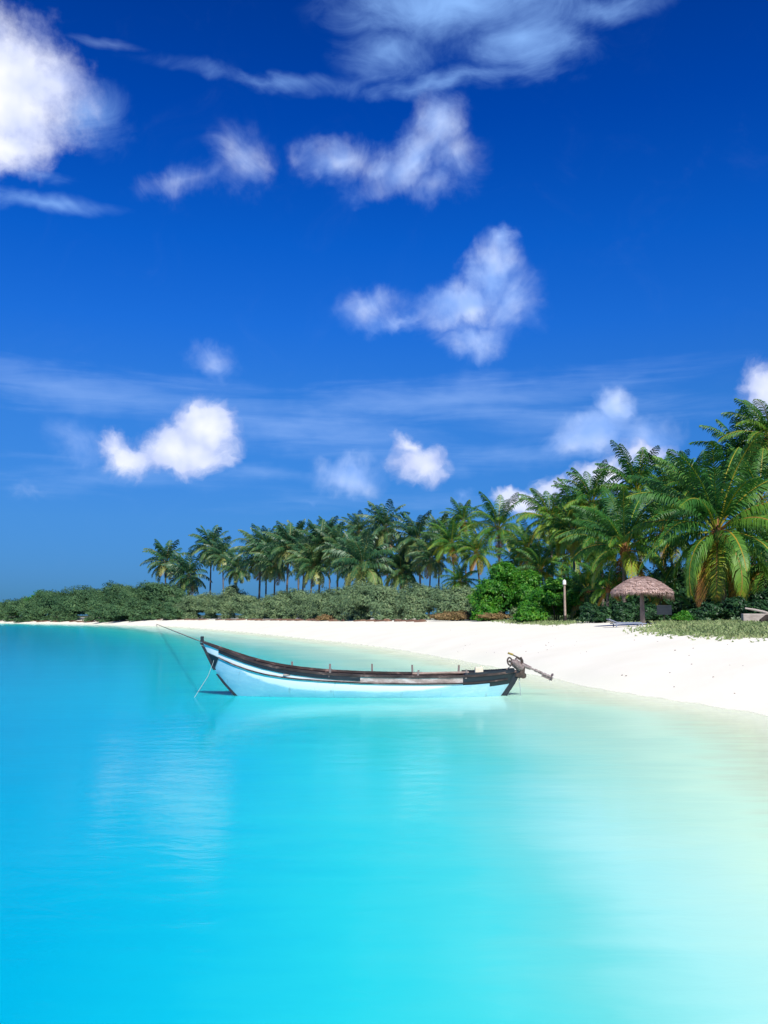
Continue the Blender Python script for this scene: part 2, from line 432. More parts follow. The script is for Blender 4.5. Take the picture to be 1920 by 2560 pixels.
# ------------------------------------------------------------------ palms
def frond(mb, base, az, a0, droop, length, pairs, age, leaflet=0.85, wind=0.0, droopleaf=1.0, wid=0.05):
    """one coconut frond: curved midrib with drooping leaflets on both sides"""
    seg = 12
    pts = []; p = Vector(base); horiz = Vector((math.cos(az), math.sin(az), 0))
    side0 = Vector((-math.sin(az), math.cos(az), 0))
    tang = []
    bend = random.uniform(-.25, .25)
    for i in range(seg + 1):
        t = i / seg
        th = a0 - droop * t ** 1.25
        h2 = (horiz + side0 * bend * t + Vector((-1, 0.1, 0)) * wind * t).normalized()
        d = h2 * math.cos(th) + Vector((0, 0, 1)) * math.sin(th)
        pts.append(p.copy()); tang.append(d)
        p = p + d * (length / seg)
    rr = [0.045 * (1 - 0.85 * i / seg) * (length / 4.5) + 0.006 for i in range(seg + 1)]
    mb.tube(pts, rr, n=3, a=min(1.0, age + 0.50), cap=False)
    roll = random.uniform(-.35, .35)
    for sd in (-1, 1):
        for j in range(pairs):
            t = 0.14 + 0.86 * (j + random.uniform(-.3, .3)) / pairs
            t = min(max(t, 0.12), 0.995)
            k = t * seg; i0 = min(int(k), seg - 1); fr_ = k - i0
            c = pts[i0].lerp(pts[i0 + 1], fr_); T = tang[i0].lerp(tang[i0 + 1], fr_).normalized()
            S = T.cross(Vector((0, 0, 1)))
            if S.length < 0.05: S = side0.copy()
            S.normalize(); S = S * sd
            N = S.cross(T) * sd
            S = (S * math.cos(roll) + N * math.sin(roll) * sd)
            ln = leaflet * (math.sin(math.pi * min(1, (t * 0.88 + 0.14))) ** 0.55 * 0.9 + 0.12) * random.uniform(.85, 1.1)
            fw = 0.35 + 0.75 * t
            d1 = (S * 1.0 + T * fw + Vector((0, 0, random.uniform(-.15, .30)))).normalized()
            d2 = (S * 0.55 + T * (fw * .8) + Vector((-wind * .5, 0, -0.75 * droopleaf + random.uniform(-.25, .15)))).normalized()
            d3 = (d2 * 0.6 + Vector((0, 0, -0.9 * droopleaf))).normalized()
            wdt = wid * random.uniform(.8, 1.2)
            wv = T * wdt
            q0 = c; q1 = c + d1 * ln * .38; q2 = q1 + d2 * ln * .36; q3 = q2 + d3 * ln * .3
            vs = [q0 - wv * .4, q0 + wv * .4, q1 + wv * .55, q1 - wv * .55, q2 + wv * .42, q2 - wv * .42, q3]
            g = min(1.0, max(0, age + random.uniform(-.07, .07) + (0.12 if t > .9 else 0)))
            mb.add([tuple(v) for v in vs], [(0, 1, 2, 3), (3, 2, 4, 5), (5, 4, 6)], g)


def crown_fronds(n, pairs, length=4.2, yellow=0.2, wid=0.05, hang=0.0, seed=0, wind=0.25, dead=1, leaflet=0.85):
    """list of frond builders, young and upright first, old and hanging last"""
    random.seed(seed)
    out = []
    ga = math.pi * (3 - math.sqrt(5))
    ph0 = random.uniform(0, 6)
    for i in range(n):
        u = (i + .5) / n
        a0 = R(86 - 108 * u ** 0.95 - hang * u) + random.uniform(-.12, .12)
        dr = R(40 + 45 * math.sin(u * math.pi * .8)) + random.uniform(-.15, .2)
        ln = length * (0.78 + 0.3 * math.sin(math.pi * min(1, u + .25))) * random.uniform(.9, 1.08)
        age = 0.08 + random.random() ** 2 * .22 + 0.30 * u ** 1.8 + (yellow if (u > .72 and random.random() < .45) else 0) + random.uniform(-.03, .07)
        if i >= n - dead: age = random.uniform(.8, .95); a0 = R(-45) + random.uniform(-.2, .1); dr = R(35)
        az = ph0 + ga * i + random.uniform(-.15, .15)
        out.append(dict(base=(0.12 * math.cos(az), 0.12 * math.sin(az), 0.25 - 0.45 * u), az=az, a0=a0, droop=dr, length=ln, pairs=pairs,
                        age=age, leaflet=leaflet, wind=wind, wid=wid, droopleaf=0.7 + 0.5 * u))
    return out


def crown_core(mb):
    mb.tube([(0, 0, -.55), (0, 0, -.2), (0, 0, .25), (0.05, 0, .8)], [.17, .27, .19, .05], n=8, jitter=.15)
    for k in range(14):
        an = random.uniform(0, 6.28); r = .26
        c = Vector((r * math.cos(an), r * math.sin(an), random.uniform(-.45, .1)))
        mb.box(c, (.12, .03, .45), Matrix.Rotation(an, 3, 'Z') @ Matrix.Rotation(random.uniform(.2, .6), 3, 'Y'))


def trunk_mesh(h, lean, r0=.17, r1=.11, seed=0):
    random.seed(seed)
    mb = MB()
    n = max(8, int(h * 1.6)); pts = []; rr = []
    for i in range(n * 2 + 1):
        t = i / (n * 2)
        pts.append((lean[0] * (t ** 1.6), lean[1] * (t ** 1.6), h * t))
        rr.append((r0 + (r1 - r0) * t + 0.12 * math.exp(-t * h / .35)) * (1.06 if i % 2 else .97))
    mb.tube(pts, rr, n=10, jitter=.03)
    return mb.mesh('trunk', M['trunk'], smooth=True)


PALM_FAR = []
for k in range(6):
    mb = MB()
    for f in crown_fronds(33 + (k % 3) * 3, 22, length=4.2 + .3 * (k % 2), yellow=.18, wid=.14, seed=100 + k, wind=.5 + .2 * (k % 2), dead=k % 2, leaflet=1.2, hang=14 + 6 * (k % 3)):
        frond(mb, **f)
    mb2 = MB()
    PALM_FAR.append(mb.mesh('crown', M['palmfar'], attr='age'))
PALM_MID = []
for k in range(6):
    mb = MB()
    for f in crown_fronds(30 + (k % 3) * 3, 32, length=4.3 + .4 * (k % 2), yellow=.27, wid=.092, seed=200 + k, wind=.3 + .15 * (k % 2), dead=k % 2, leaflet=1.05, hang=8 + 5 * (k % 3)):
        frond(mb, **f)
    PALM_MID.append(mb.mesh('crown', M['palm'], attr='age'))
_nut = MB()
for k in range(9):
    an = k * 2.4; _nut.ball((.22 * math.cos(an) * random.uniform(.6, 1.1), .22 * math.sin(an) * random.uniform(.6, 1.1), -.42 - .14 * (k % 3)), .13, scale=(1, 1, 1.2))
NUTS = _nut.mesh('coconuts', M['nut'], smooth=True)
_fb = MB(); crown_core(_fb); CORE = _fb.mesh('crown', M['fibre'], smooth=False)


def palm(px, row, d, rpx, kind, var, label, lean=None, nuts=False, hang=0, rot=None):
    d = max(d, PALM_MIN(px))
    c = at(px, row, d)
    s = rpx * d / F / (3.15 if kind == 'far' else (3.6 if px < 1460 else 3.9) if kind == 'mid' else 3.8)
    if lean is None: lean = (random.uniform(-.9, .5), random.uniform(-.3, .5))
    bx, by = c.x - lean[0], c.y - lean[1]
    g0 = gz(bx, by) - .08
    root = empty('coconut_palm', (bx, by, g0))
    tag(root, label, 'palm tree', 'coconut palms behind the beach')
    h = c.z - g0
    link('trunk', trunk_mesh(h, lean, r0=.16 * max(s, .8), r1=.11 * max(s, .8), seed=int(px) + int(row)), root)
    top = (lean[0], lean[1], h)
    rz = random.uniform(-.6, .6) if rot is None else rot
    if kind == 'far':
        o = link('crown', PALM_FAR[var % 6], root, top); o.scale = (s, s, s); o.rotation_euler = (0, 0, rz)
    elif kind == 'mid':
        o = link('crown', PALM_MID[var % 6], root, top); o.scale = (s, s, s); o.rotation_euler = (0, 0, rz)
    else:
        o = link('crown', CORE, root, top); o.scale = (s, s, s)
        for i, f in enumerate(crown_fronds(var, 52, length=4.4, yellow=.30, wid=.068, seed=int(px), wind=.12, dead=2, hang=hang, leaflet=.92)):
            mb = MB(); frond(mb, **f)
            mb.build('frond', M['palm'], o, attr='age')
    if nuts:
        q = link('coconuts', NUTS, root, (top[0], top[1] - .35, top[2] + .35)); q.scale = (s * 1.5,) * 3
    return root


def PALM_MIN(px):
    if px > 1290: return 0
    s_ = float(np.interp(px, [350, 400, 480, 800, 960, 1150, 1290], [8, 11, 13, 15, 16, 18, 18]))
    return shore_pos(px, s_)[1] * 1.13


random.seed(5)
PALMS = [
    # the far clump of five at the left end
    (415, 1408, 232, 48, 'far', 0, 'leftmost palm of the far clump, round dark crown over the left thicket'),
    (470, 1442, 226, 50, 'far', 1, 'low palm second from the left, its crown touching the thicket top'),
    (528, 1372, 224, 46, 'far', 2, 'tallest palm of the far left clump, thin trunk clear against the sky'),
    (556, 1392, 232, 38, 'far', 3, 'slim palm crowded against the tallest one of the far left clump'),
    (592, 1424, 218, 40, 'far', 4, 'last palm of the far left clump, beside the gap of open sky'),
    # the long middle row
    (668, 1370, 200, 46, 'far', 4, 'crown showing above and behind the first broad palm of the middle row'),
    (742, 1355, 205, 44, 'far', 2, 'small high crown behind the second broad palm of the middle row'),
    (782, 1418, 178, 50, 'far', 5, 'low shaded palm against the scrub in the densest part of the middle row'),
    (822, 1342, 200, 42, 'far', 0, 'small crown rising left of the dark palm in the middle row'),
    (870, 1398, 170, 50, 'far', 2, 'palm half hidden behind the young low palm with wide fronds'),
    (942, 1392, 168, 48, 'far', 3, 'lower palm leaning against the trunk of the tall slender palm'),
    (1020, 1400, 158, 48, 'far', 0, 'shaded palm behind the windswept crown right of the tall slender palm'),
    (1100, 1340, 156, 46, 'far', 2, 'crown between the windswept palm and the full palm left of the pink cloud'),
    (1190, 1385, 136, 60, 'mid', 5, 'palm whose hanging fronds touch the left top of the bright green bush'),
    (652, 1392, 186, 58, 'far', 5, 'broad palm that begins the long middle row, just right of the sky gap'),
    (688, 1412, 192, 48, 'far', 1, 'low palm hidden behind the first broad palm of the middle row'),
    (722, 1372, 184, 55, 'far', 0, 'second broad palm of the middle row with pale hanging fronds'),
    (762, 1392, 190, 50, 'far', 3, 'palm with drooping crown in the densest part of the middle row'),
    (800, 1368, 180, 54, 'far', 2, 'flat topped palm in the densest part of the middle row'),
    (845, 1372, 176, 54, 'far', 4, 'dark palm just left of the tall slender middle palm'),
    (896, 1332, 182, 40, 'far', 5, 'small crown peeping up behind the tall slender middle palm'),
    (962, 1322, 160, 54, 'far', 1, 'tall slender palm standing above all others of the middle row'),
    (905, 1418, 150, 74, 'far', 0, 'young low palm with wide fronds spreading over the scrub in the middle'),
    (1000, 1432, 152, 52, 'far', 4, 'short young palm under the tall slender palm'),
    (1042, 1352, 150, 56, 'far', 3, 'palm with windswept crown right of the tall slender palm'),
    (1078, 1400, 146, 46, 'far', 5, 'low palm tucked under two taller ones right of the middle'),
    (1128, 1362, 140, 66, 'mid', 0, 'full palm with pale hanging fronds left of the pink cloud'),
    (1158, 1306, 146, 50, 'mid', 1, 'high crown rising behind the full palm left of the pink cloud'),
    (1150, 1455, 130, 46, 'mid', 2, 'stubby yellow green palm low in the scrub beside the bright bush'),
    (1246, 1322, 122, 76, 'mid', 3, 'palm with its top against the pink cloud, above the bright bush'),
    (1375, 1302, 104, 84, 'mid', 4, 'palm with yellow lower fronds right above the bright green bush'),
    (1412, 1392, 106, 84, 'mid', 3, 'shaded palm low in the gap behind the white topped post'),
    (1300, 1420, 116, 66, 'mid', 1, 'low palm fronds just over the crown of the bright green bush'),
    (1352, 1425, 104, 66, 'mid', 0, 'low dark palm between the bright green bush and the palm with yellow lower fronds'),
    (1440, 1285, 112, 74, 'mid', 1, 'palm crown filling the space left of the tall palm with orange dead frond'),
    (1318, 1372, 112, 60, 'mid', 5, 'dark low crown between the two palms over the bright bush'),
    (1480, 1258, 92, 98, 'mid', 0, 'tall palm with orange dead frond, left of the white cloud edge'),
    (1430, 1330, 96, 80, 'mid', 2, 'half hidden palm behind the white topped post'),
    (1592, 1232, 86, 112, 'mid', 1, 'tall palm with a spear frond straight above the thatched parasol'),
    (1668, 1228, 92, 92, 'mid', 3, 'tall palm right behind the parasol palm, top against the cloud tip'),
    (1500, 1352, 80, 96, 'mid', 4, 'mid height palm to the left behind the parasol'),
    (1660, 1330, 78, 108, 'mid', 5, 'mid height palm between parasol and the biggest palm'),
    (1730, 1232, 82, 104, 'mid', 2, 'palm crown rising behind the left shoulder of the biggest palm'),
    (1852, 1148, 84, 118, 'mid', 0, 'very tall palm near the right edge, above the biggest palm'),
    (1925, 1095, 80, 118, 'mid', 4, 'tallest palm of all, cut by the right edge of the picture'),
    (1900, 1250, 76, 128, 'mid', 3, 'palm with arching yellow fronds at the right edge behind the biggest one'),
    (1945, 1400, 68, 150, 'mid', 1, 'low palm cut by the right edge, its fronds hanging to the lawn'),
]
for p in PALMS:
    palm(*p[:6], p[6])
palm(1792, 1332, 62, 212, 'near', 40, 'biggest palm, long fronds hanging to the lawn and orange coconuts at its heart', lean=(-.3, 0), nuts=True, hang=38, rot=0)
palm(1562, 1372, 67, 150, 'near', 27, 'young palm directly behind the thatched parasol with splayed yellow tipped fronds', lean=(.2, .2), hang=5, rot=0)
palm(1468, 1478, 74, 92, 'near', 16, 'small sprouting palm between white topped post and parasol', lean=(.1, 0), hang=-8, rot=0)
palm(1650, 1490, 66, 84, 'near', 14, 'small palm with orange dead fronds just right of the parasol', lean=(.1, 0), hang=-5, rot=0)
palm(1520, 1470, 68, 84, 'near', 14, 'small palm low behind the left rim of the parasol', lean=(.1, 0), hang=-8, rot=0)


# ------------------------------------------------------------------ bushes
def leaf_cloud(clumps, per, leaf, flat=0.0):
    """clumps: (x,y,z,rx,ry,rz). Many small bent leaves around each clump. returns verts, quads, age"""
    V = []; A = []
    for (cx, cy, cz, rx, ry, rz) in clumps:
        n = per if per > 0 else int(-per * (rx * rz + ry * rz + rx * ry))
        d = RNG.normal(size=(n, 3)); d /= np.linalg.norm(d, axis=1)[:, None]
        d[:, 2] = np.where(d[:, 2] < -.35, -d[:, 2], d[:, 2])
        ph = RNG.uniform(0, 6.28, 3)
        lump = 1 + .16 * np.sin(d[:, 0] * 5 + ph[0]) * np.sin(d[:, 1] * 5 + ph[1]) + .13 * np.sin(d[:, 2] * 7 + ph[2] + d[:, 0] * 4) + .07 * np.sin(d[:, 0] * 15 + d[:, 1] * 13 + ph[0])
        rad = lump * np.where(RNG.random(n) < .22, .55 + .22 * RNG.random(n), .80 + .26 * RNG.random(n))
        P = np.stack([cx + d[:, 0] * rx * rad, cy + d[:, 1] * ry * rad, cz + d[:, 2] * rz * rad], -1)
        nrm = d + RNG.normal(size=(n, 3)) * .55 + np.array([0, 0, .35]); nrm /= np.linalg.norm(nrm, axis=1)[:, None]
        t = np.cross(nrm, RNG.normal(size=(n, 3))); t /= np.linalg.norm(t, axis=1)[:, None]
        b = np.cross(nrm, t)
        s = leaf * RNG.uniform(.6, 1.35, (n, 1))
        deep = rad < lump * .80
        s = np.where(deep[:, None], s * 2.6, s)
        q = np.stack([P - t * s, P + b * s * .42, P + t * s + nrm * s * -.25, P - b * s * .42], 1)
        V.append(q)
        tone = RNG.uniform(.2, .8)
        A.append(np.clip(tone * .45 + RNG.random(n) ** 1.5 * .6 + .12 * np.sin(d[:, 0] * 6 + ph[1]), 0, 1))
    V = np.concatenate(V); A = np.concatenate(A)
    return V.reshape(-1, 3), A


def leaf_mesh(name, V, A, mat):
    nq = len(V) // 4
    me = bpy.data.meshes.new(name)
    me.vertices.add(len(V)); me.vertices.foreach_set('co', V.astype(np.float32).ravel())
    me.loops.add(nq * 4); me.loops.foreach_set('vertex_index', np.arange(nq * 4, dtype=np.int32))
    me.polygons.add(nq); me.polygons.foreach_set('loop_start', (np.arange(nq) * 4).astype(np.int32))
    me.polygons.foreach_set('loop_total', np.full(nq, 4, dtype=np.int32))
    me.update(calc_edges=True)
    a = me.attributes.new('age', 'FLOAT', 'FACE'); a.data.foreach_set('value', A.astype(np.float32))
    me.materials.append(mat)
    return me


def add_stems(clumps, root):
    """a few separate woody stems rising into the crown"""
    for (cx, cy, cz, rx, ry, rz) in clumps[:4]:
        bx = cx * .5; tx = cx + random.uniform(-.4, .4) * rx
        mb = MB(); mb.tube([(bx, cy * .5, -.1), ((bx + tx) / 2, cy, cz * .5), (tx, cy, cz + rz * .2)], [.07, .05, .025], n=6)
        mb.build('stem', M['stem'], root, smooth=True)


def bush(name, px, row_top, d, wpx, label, cat, mat, leaf, nclump, per, seed, part='foliage', below=0.0):
    random.seed(seed)
    c = at(px, row_top, d)
    g0 = gz(c.x, d)
    h = c.z - g0; w = wpx * d / F
    clumps = []
    for k in range(nclump):
        fx = random.uniform(-1, 1)
        hh = h * (1 - .45 * abs(fx) ** 2) * random.uniform(.6, 1.0)
        r = random.uniform(.22, .34) * w * (1 if nclump < 8 else .75 if nclump < 12 else .52)
        clumps.append((fx * (w / 2 - r), random.uniform(-.35, .35) * w, max(hh - r * .8, r * .4), r, r, min(r * .85, hh * .6)))
    # fill down to the ground
    for k in range(nclump // 2 + 1):
        r = .24 * w
        clumps.append((random.uniform(-.3, .3) * w, random.uniform(-.3, .3) * w, h * .25, r, r, h * .32))
    root = empty(name, (c.x, d, g0))
    tag(root, label, cat)
    V, A = leaf_cloud(clumps, per, leaf)
    V[:, 2] = np.maximum(V[:, 2], 0.01 + RNG.random(len(V)) * .05)
    link(part, leaf_mesh(part, V, A, mat), root)
    add_stems(clumps, root)
    return root


def thicket(name, cols, mat, leaf, per, label, rows=3):
    """cols: (px, inland metres, top row). One continuous mass of scrub"""
    cl = []
    pxs = [c[0] for c in cols]
    px = pxs[0]
    while px < pxs[-1]:
        s_ = np.interp(px, pxs, [c[1] for c in cols]); tr = np.interp(px, pxs, [c[2] for c in cols])
        x, y = shore_pos(px, s_)
        step = None
        for r_ in range(rows):
            f = r_ / max(1, rows - 1)
            yy = y * (1 + .07 * f) + random.uniform(-1, 1); xx = (x / y) * yy
            g = gz(xx, yy)
            top = at(px, tr, yy).z + random.uniform(-.26, .10) * (at(px, tr, yy).z - g)
            h = (top - g) * (0.42 + .58 * f)
            rz = min(h * .62, h * random.uniform(.32, .62)); rx = rz * random.uniform(1.1, 2.2)
            cl.append((xx + random.uniform(-.4, .4) * rx, yy, g + max(h - rz, rz * .3), rx, rx * .8, rz))
            if r_ == 0:
                for e_ in (-.55, .1, .65):
                    gx = xx + (e_ + random.uniform(-.2, .2)) * rx
                    cl.append((gx, yy - .7, gz(gx, yy - .7) + h * .16, rx * .55, rx * .4, h * random.uniform(.2, .32)))
            step = rx * .85 * F / yy
        px += max(step * random.uniform(.7, 1.05), 5)
    V, A = leaf_cloud(cl, per, leaf)
    gv = ground_z(V[:, 0], V[:, 1])
    V[:, 2] = np.maximum(V[:, 2], gv + .02 + RNG.random(len(V)) * .12)
    o = link(name, leaf_mesh(name, V, A, mat))
    tag(o, label, 'thicket', kind='stuff')
    return o


random.seed(21)
thicket('thicket', [(-60, 2.5, 1500), (0, 2.5, 1496), (90, 3, 1484), (200, 4, 1474), (300, 4, 1464), (350, 5, 1460), (400, 9, 1466), (480, 11, 1482)],
        M['scrubdark'], .24, -90, 'dark green coastal thicket down to the water on the far left shore')
thicket('thicket', [(390, 8, 1500), (480, 11, 1490), (560, 12, 1476), (640, 13, 1482), (740, 13, 1480), (800, 13, 1474)],
        M['scrub'], .17, -150, 'grey green scrub below the far left palm clump and the sky gap')
thicket('thicket', [(780, 12, 1480), (860, 12, 1468), (960, 13, 1462), (1060, 15, 1462), (1150, 16, 1455), (1260, 17, 1470), (1420, 20, 1490)],
        M['scrub'], .13, -230, 'grey green scrub below the tall slender palm, behind the widest sand')
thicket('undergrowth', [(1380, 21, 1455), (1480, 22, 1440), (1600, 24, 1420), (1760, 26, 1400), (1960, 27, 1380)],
        M['deep'], .15, -130, 'dark shaded undergrowth between the palm trunks on the right')  # palm shade is in the leaf colour
bush('leafy_tree', 92, 1470, 330, 90, 'round bright green tree over the far left thicket', 'tree', M['bright'], .26, 6, 900, 3)
bush('leafy_tree', 190, 1474, 320, 70, 'smaller bright green tree right of the round one on the far left', 'tree', M['bright'], .26, 5, 700, 4)
bush('leafy_tree', 338, 1458, 285, 60, 'dark leafy tree top next to the leftmost palm', 'tree', M['scrubdark'], .25, 5, 800, 14)
bush('bush', 575, 1452, 224, 60, 'grey brown dry bush between trunks of the far left palm clump', 'bush', M['scrub'], .2, 4, 700, 5)
bush('bush', 1275, 1398, 88, 205, 'large bright green bush crowning the scrub left of the post', 'bush', M['bright'], .12, 17, 900, 6)
bush('bush', 1392, 1440, 76, 185, 'bright green bush reaching the sand behind the white topped post', 'bush', M['bright'], .11, 15, 950, 7)
bush('bush', 1330, 1500, 72, 90, 'low glossy bush at the foot of the bright green bushes', 'bush', M['bright'], .10, 7, 900, 8)
bush('bush', 1215, 1500, 84, 70, 'small dark green bush on the edge of the dry grass', 'bush', M['bright'], .12, 5, 700, 9)
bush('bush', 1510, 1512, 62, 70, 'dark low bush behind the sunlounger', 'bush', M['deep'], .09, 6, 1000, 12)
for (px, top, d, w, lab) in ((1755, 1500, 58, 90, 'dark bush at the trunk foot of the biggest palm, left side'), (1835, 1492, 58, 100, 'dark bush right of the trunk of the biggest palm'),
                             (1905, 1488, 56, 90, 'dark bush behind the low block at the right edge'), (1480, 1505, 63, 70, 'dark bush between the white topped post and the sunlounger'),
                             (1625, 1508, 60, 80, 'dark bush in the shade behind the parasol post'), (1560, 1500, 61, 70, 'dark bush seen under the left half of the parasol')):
    bush('bush', px, top, d, w, lab, 'bush', M['deep'], .09, 7, 1100, px)  # dark leaf colour carries the shade at the palm feet
bush('bush', 1700, 1520, 57, 50, 'small bluish green bush at the foot of the small orange fronded palm', 'bush', M['bright'], .08, 5, 600, 15)
bush('dry_bush', 1130, 1522, 92, 110, 'dry brown bush at the edge of the sand below the bright bush', 'bush', M['dry'], .10, 8, 900, 10)
bush('dry_bush', 1230, 1530, 84, 90, 'low dry yellowish bush right of the brown one', 'bush', M['dry'], .09, 7, 700, 11)
bush('dry_bush', 815, 1530, 128, 46, 'tiny straw coloured bush at the foot of the middle scrub', 'bush', M['dry'], .10, 4, 300, 13)

# dark brown clumps standing in for the shadow under the overhanging scrub
random.seed(31)
mb = MB()
for px0, s_ in [(p, np.interp(p, [0, 250, 400, 800, 1100], [1.9, 3.0, 8, 10.5, 11.5])) for p in range(-20, 1060, 5)]:
    if random.random() < .45: continue
    x, y = shore_pos(px0 + random.uniform(-3, 3), s_ + random.uniform(-.3, .5))
    g = gz(x, y); w = random.uniform(.5, 1.6) * y / 220
    mb.ball((x, y, g), 1, seg=7, rings=5, jit=.25, scale=(w, .4, .16 + .12 * random.random()))
o = mb.build('scrub_shadow_strip', M['shadow_litter']); tag(o, 'dark brown strip standing in for the shadow under the overhanging scrub', 'shadow_litter', kind='stuff')

# ------------------------------------------------------------------ lawn
LAWN_PY = [(1400, 1549), (1500, 1549), (1560, 1553), (1600, 1556), (1640, 1559), (1660, 1566), (1625, 1571), (1605, 1577), (1640, 1582), (1700, 1587), (1760, 1592), (1850, 1596), (1990, 1588)]


def ground_at(px, row):
    x, y, z = ray(px, row)
    lo = 15.0; best = None
    for d in np.arange(18, 90, .25):
        k = d / y
        if EYE + z * k <= gz(x * k, d): return x * k, float(d)
    return x * 60 / y, 60.0


edge = [ground_at(*p) for p in LAWN_PY]


def lawn_front(x):
    ex = [e[0] for e in edge]; ey = [e[1] for e in edge]
    return ex, ey


poly = edge + [(30, edge[-1][1]), (34, 90), (8, 95), (10, 70)]


def inside(x, y, P):
    c = False; j = len(P) - 1
    for i in range(len(P)):
        xi, yi = P[i]; xj, yj = P[j]
        if (yi > y) != (yj > y) and x < (xj - xi) * (y - yi) / (yj - yi) + xi: c = not c
        j = i
    return c


random.seed(77)
mb = MB()
cnt = 0
while cnt < 26000:
    y = random.uniform(30, 74) if random.random() < .75 else random.uniform(60, 90)
    x = random.uniform(6, min(30, .45 * y))
    jx, jy = x + random.gauss(0, .5), y + random.gauss(0, 1.3)
    if not inside(jx, jy, poly): 
        continue
    cnt += 1
    g = gz(x, y)
    an = random.uniform(0, 6.28); h = random.uniform(.05, .16); w = random.uniform(.03, .07)
    dx, dy = math.cos(an) * w, math.sin(an) * w
    lx, ly = random.uniform(-.06, .06), random.uniform(-.06, .06)
    a = random.random() * .6 + .3 * (0.5 + 0.5 * math.sin(x * .9) * math.sin(y * .7))
    mb.add([(x - dx, y - dy, g), (x + dx, y + dy, g), (x + lx + dx * .5, y + ly + dy * .5, g + h * .7), (x + lx * 2, y + ly * 2, g + h)], [(0, 1, 2), (0, 2, 3)], a)
    mb.add([(x + dx * 2, y - dy, g + .01), (x + dy, y + dx, g + .01), (x - lx, y - ly, g + h * .45)], [(0, 1, 2)], a * .8)
grass = mb.build('grass', M['grass'], attr='age')
tag(grass, 'short pale green grass fringing the sand under the palms on the right', 'grass', kind='stuff')

# turf below the blades
mb = MB()
st = .8
for i in range(int(30 / st)):
    for j in range(int(64 / st)):
        x = 5 + i * st; y = 30 + j * st
        if all(inside(x + a, y + b_, poly) for a in (0, st) for b_ in (0, st)):
            mb.add([(x, y, gz(x, y) + .012), (x + st, y, gz(x + st, y) + .012), (x + st, y + st, gz(x + st, y + st) + .012), (x, y + st, gz(x, y + st) + .012)], [(0, 1, 2, 3)])
M['turf'] = rough_mat('turf', [(0.3, (0.13, 0.17, 0.06)), (0.5, (0.24, 0.28, 0.11)), (0.7, (0.46, 0.44, 0.22))], scale=1.5, bump=.3)
turf = mb.build('lawn_soil', M['turf']); tag(turf, kind='structure')


# ------------------------------------------------------------------ thatched parasol
ux, uy = ground_at(1607, 1563)
ug = gz(ux, uy)
k = uy / F
root = empty('thatched_parasol', (ux, uy, ug - .03))
tag(root, 'brown palm-thatched parasol on a thick post where sand meets lawn', 'parasol')
H = 123 * k; RAD = 76 * k
mb = MB(); mb.tube([(0, 0, 0), (0.0, 0, 1.0), (-.01, 0, H - .15)], [.14, .125, .10], n=12, jitter=.04)
mb.build('post', M['post'], root, smooth=True)
random.seed(8)
mb = MB()


def dome(t):  # t 0 apex .. 1 rim -> radius, drop
    return RAD * t, (0.80 * t ** 1.7) * RAD * .62


rings = 12; sg = 36
vs = []; fs = []
for i in range(rings + 1):
    t = i / rings; r, dz = dome(t)
    for q in range(sg):
        an = 2 * math.pi * q / sg
        vs.append((r * math.cos(an), r * math.sin(an), H - .06 - dz))
for i in range(rings):
    for q in range(sg):
        q2 = (q + 1) % sg
        fs.append((i * sg + q, (i + 1) * sg + q, (i + 1) * sg + q2, i * sg + q2))
mb.add(vs, fs)
for layer in range(9):
    t0 = max(0.0, layer / 9 - .02); n = int(60 + 330 * (layer + 1) / 9)
    for q in range(n):
        an = 2 * math.pi * (q + random.random()) / n
        t1 = t0 + random.uniform(.17, .25)
        r0_, z0 = dome(t0); r1_, z1 = dome(min(t1, 1.0)); r1_ += max(0, t1 - 1) * RAD * .35; z1 += max(0, t1 - 1) * RAD * .9
        lift = .035 * random.random() + .012
        wd = random.uniform(.012, .03)
        a2 = an + random.uniform(-.06, .06)
        s_ = Vector((-math.sin(an), math.cos(an), 0)) * wd
        A0 = Vector((r0_ * math.cos(an), r0_ * math.sin(an), H - z0 - .03)); B0 = Vector((r1_ * math.cos(a2), r1_ * math.sin(a2), H - z1 + lift))
        nrm = Vector((0, 0, .01))
        mb.add([tuple(A0 - s_), tuple(A0 + s_), tuple(B0 + s_), tuple(B0 - s_), tuple((A0 + B0) / 2 + nrm)], [(0, 1, 4), (1, 2, 4), (2, 3, 4), (3, 0, 4)])
# hanging fringe, longer on the right side
for q in range(900):
    an = random.uniform(0, 2 * math.pi)
    r0_, z0 = dome(random.uniform(.93, 1.0))
    right = max(0, math.cos(an)) ** 3
    ln = random.uniform(.08, .26) + right * random.uniform(.05, .42) + (max(0, -math.cos(an)) ** 4) * random.uniform(0, .22)
    wd = random.uniform(.01, .024); s_ = Vector((-math.sin(an), math.cos(an), 0)) * wd
    A0 = Vector((r0_ * math.cos(an), r0_ * math.sin(an), H - z0 - .02)); B0 = A0 + Vector((math.cos(an) * ln * .12, math.sin(an) * ln * .12, -ln))
    mb.add([tuple(A0 - s_), tuple(A0 + s_), tuple(B0 + s_ * .3), tuple(B0 - s_ * .3)], [(0, 1, 2, 3)])
mb.build('thatch_roof', M['thatch'], root)
for q in range(8):
    an = 2 * math.pi * q / 8 + .2
    mb = MB(); r1_, z1 = dome(.95)
    mb.tube([(0, 0, H - .22), (r1_ * .5 * math.cos(an), r1_ * .5 * math.sin(an), H - .16 - dome(.5)[1]), (r1_ * math.cos(an), r1_ * math.sin(an), H - z1 - .1)], .028, n=6)
    mb.build('rafter', M['post'], root)

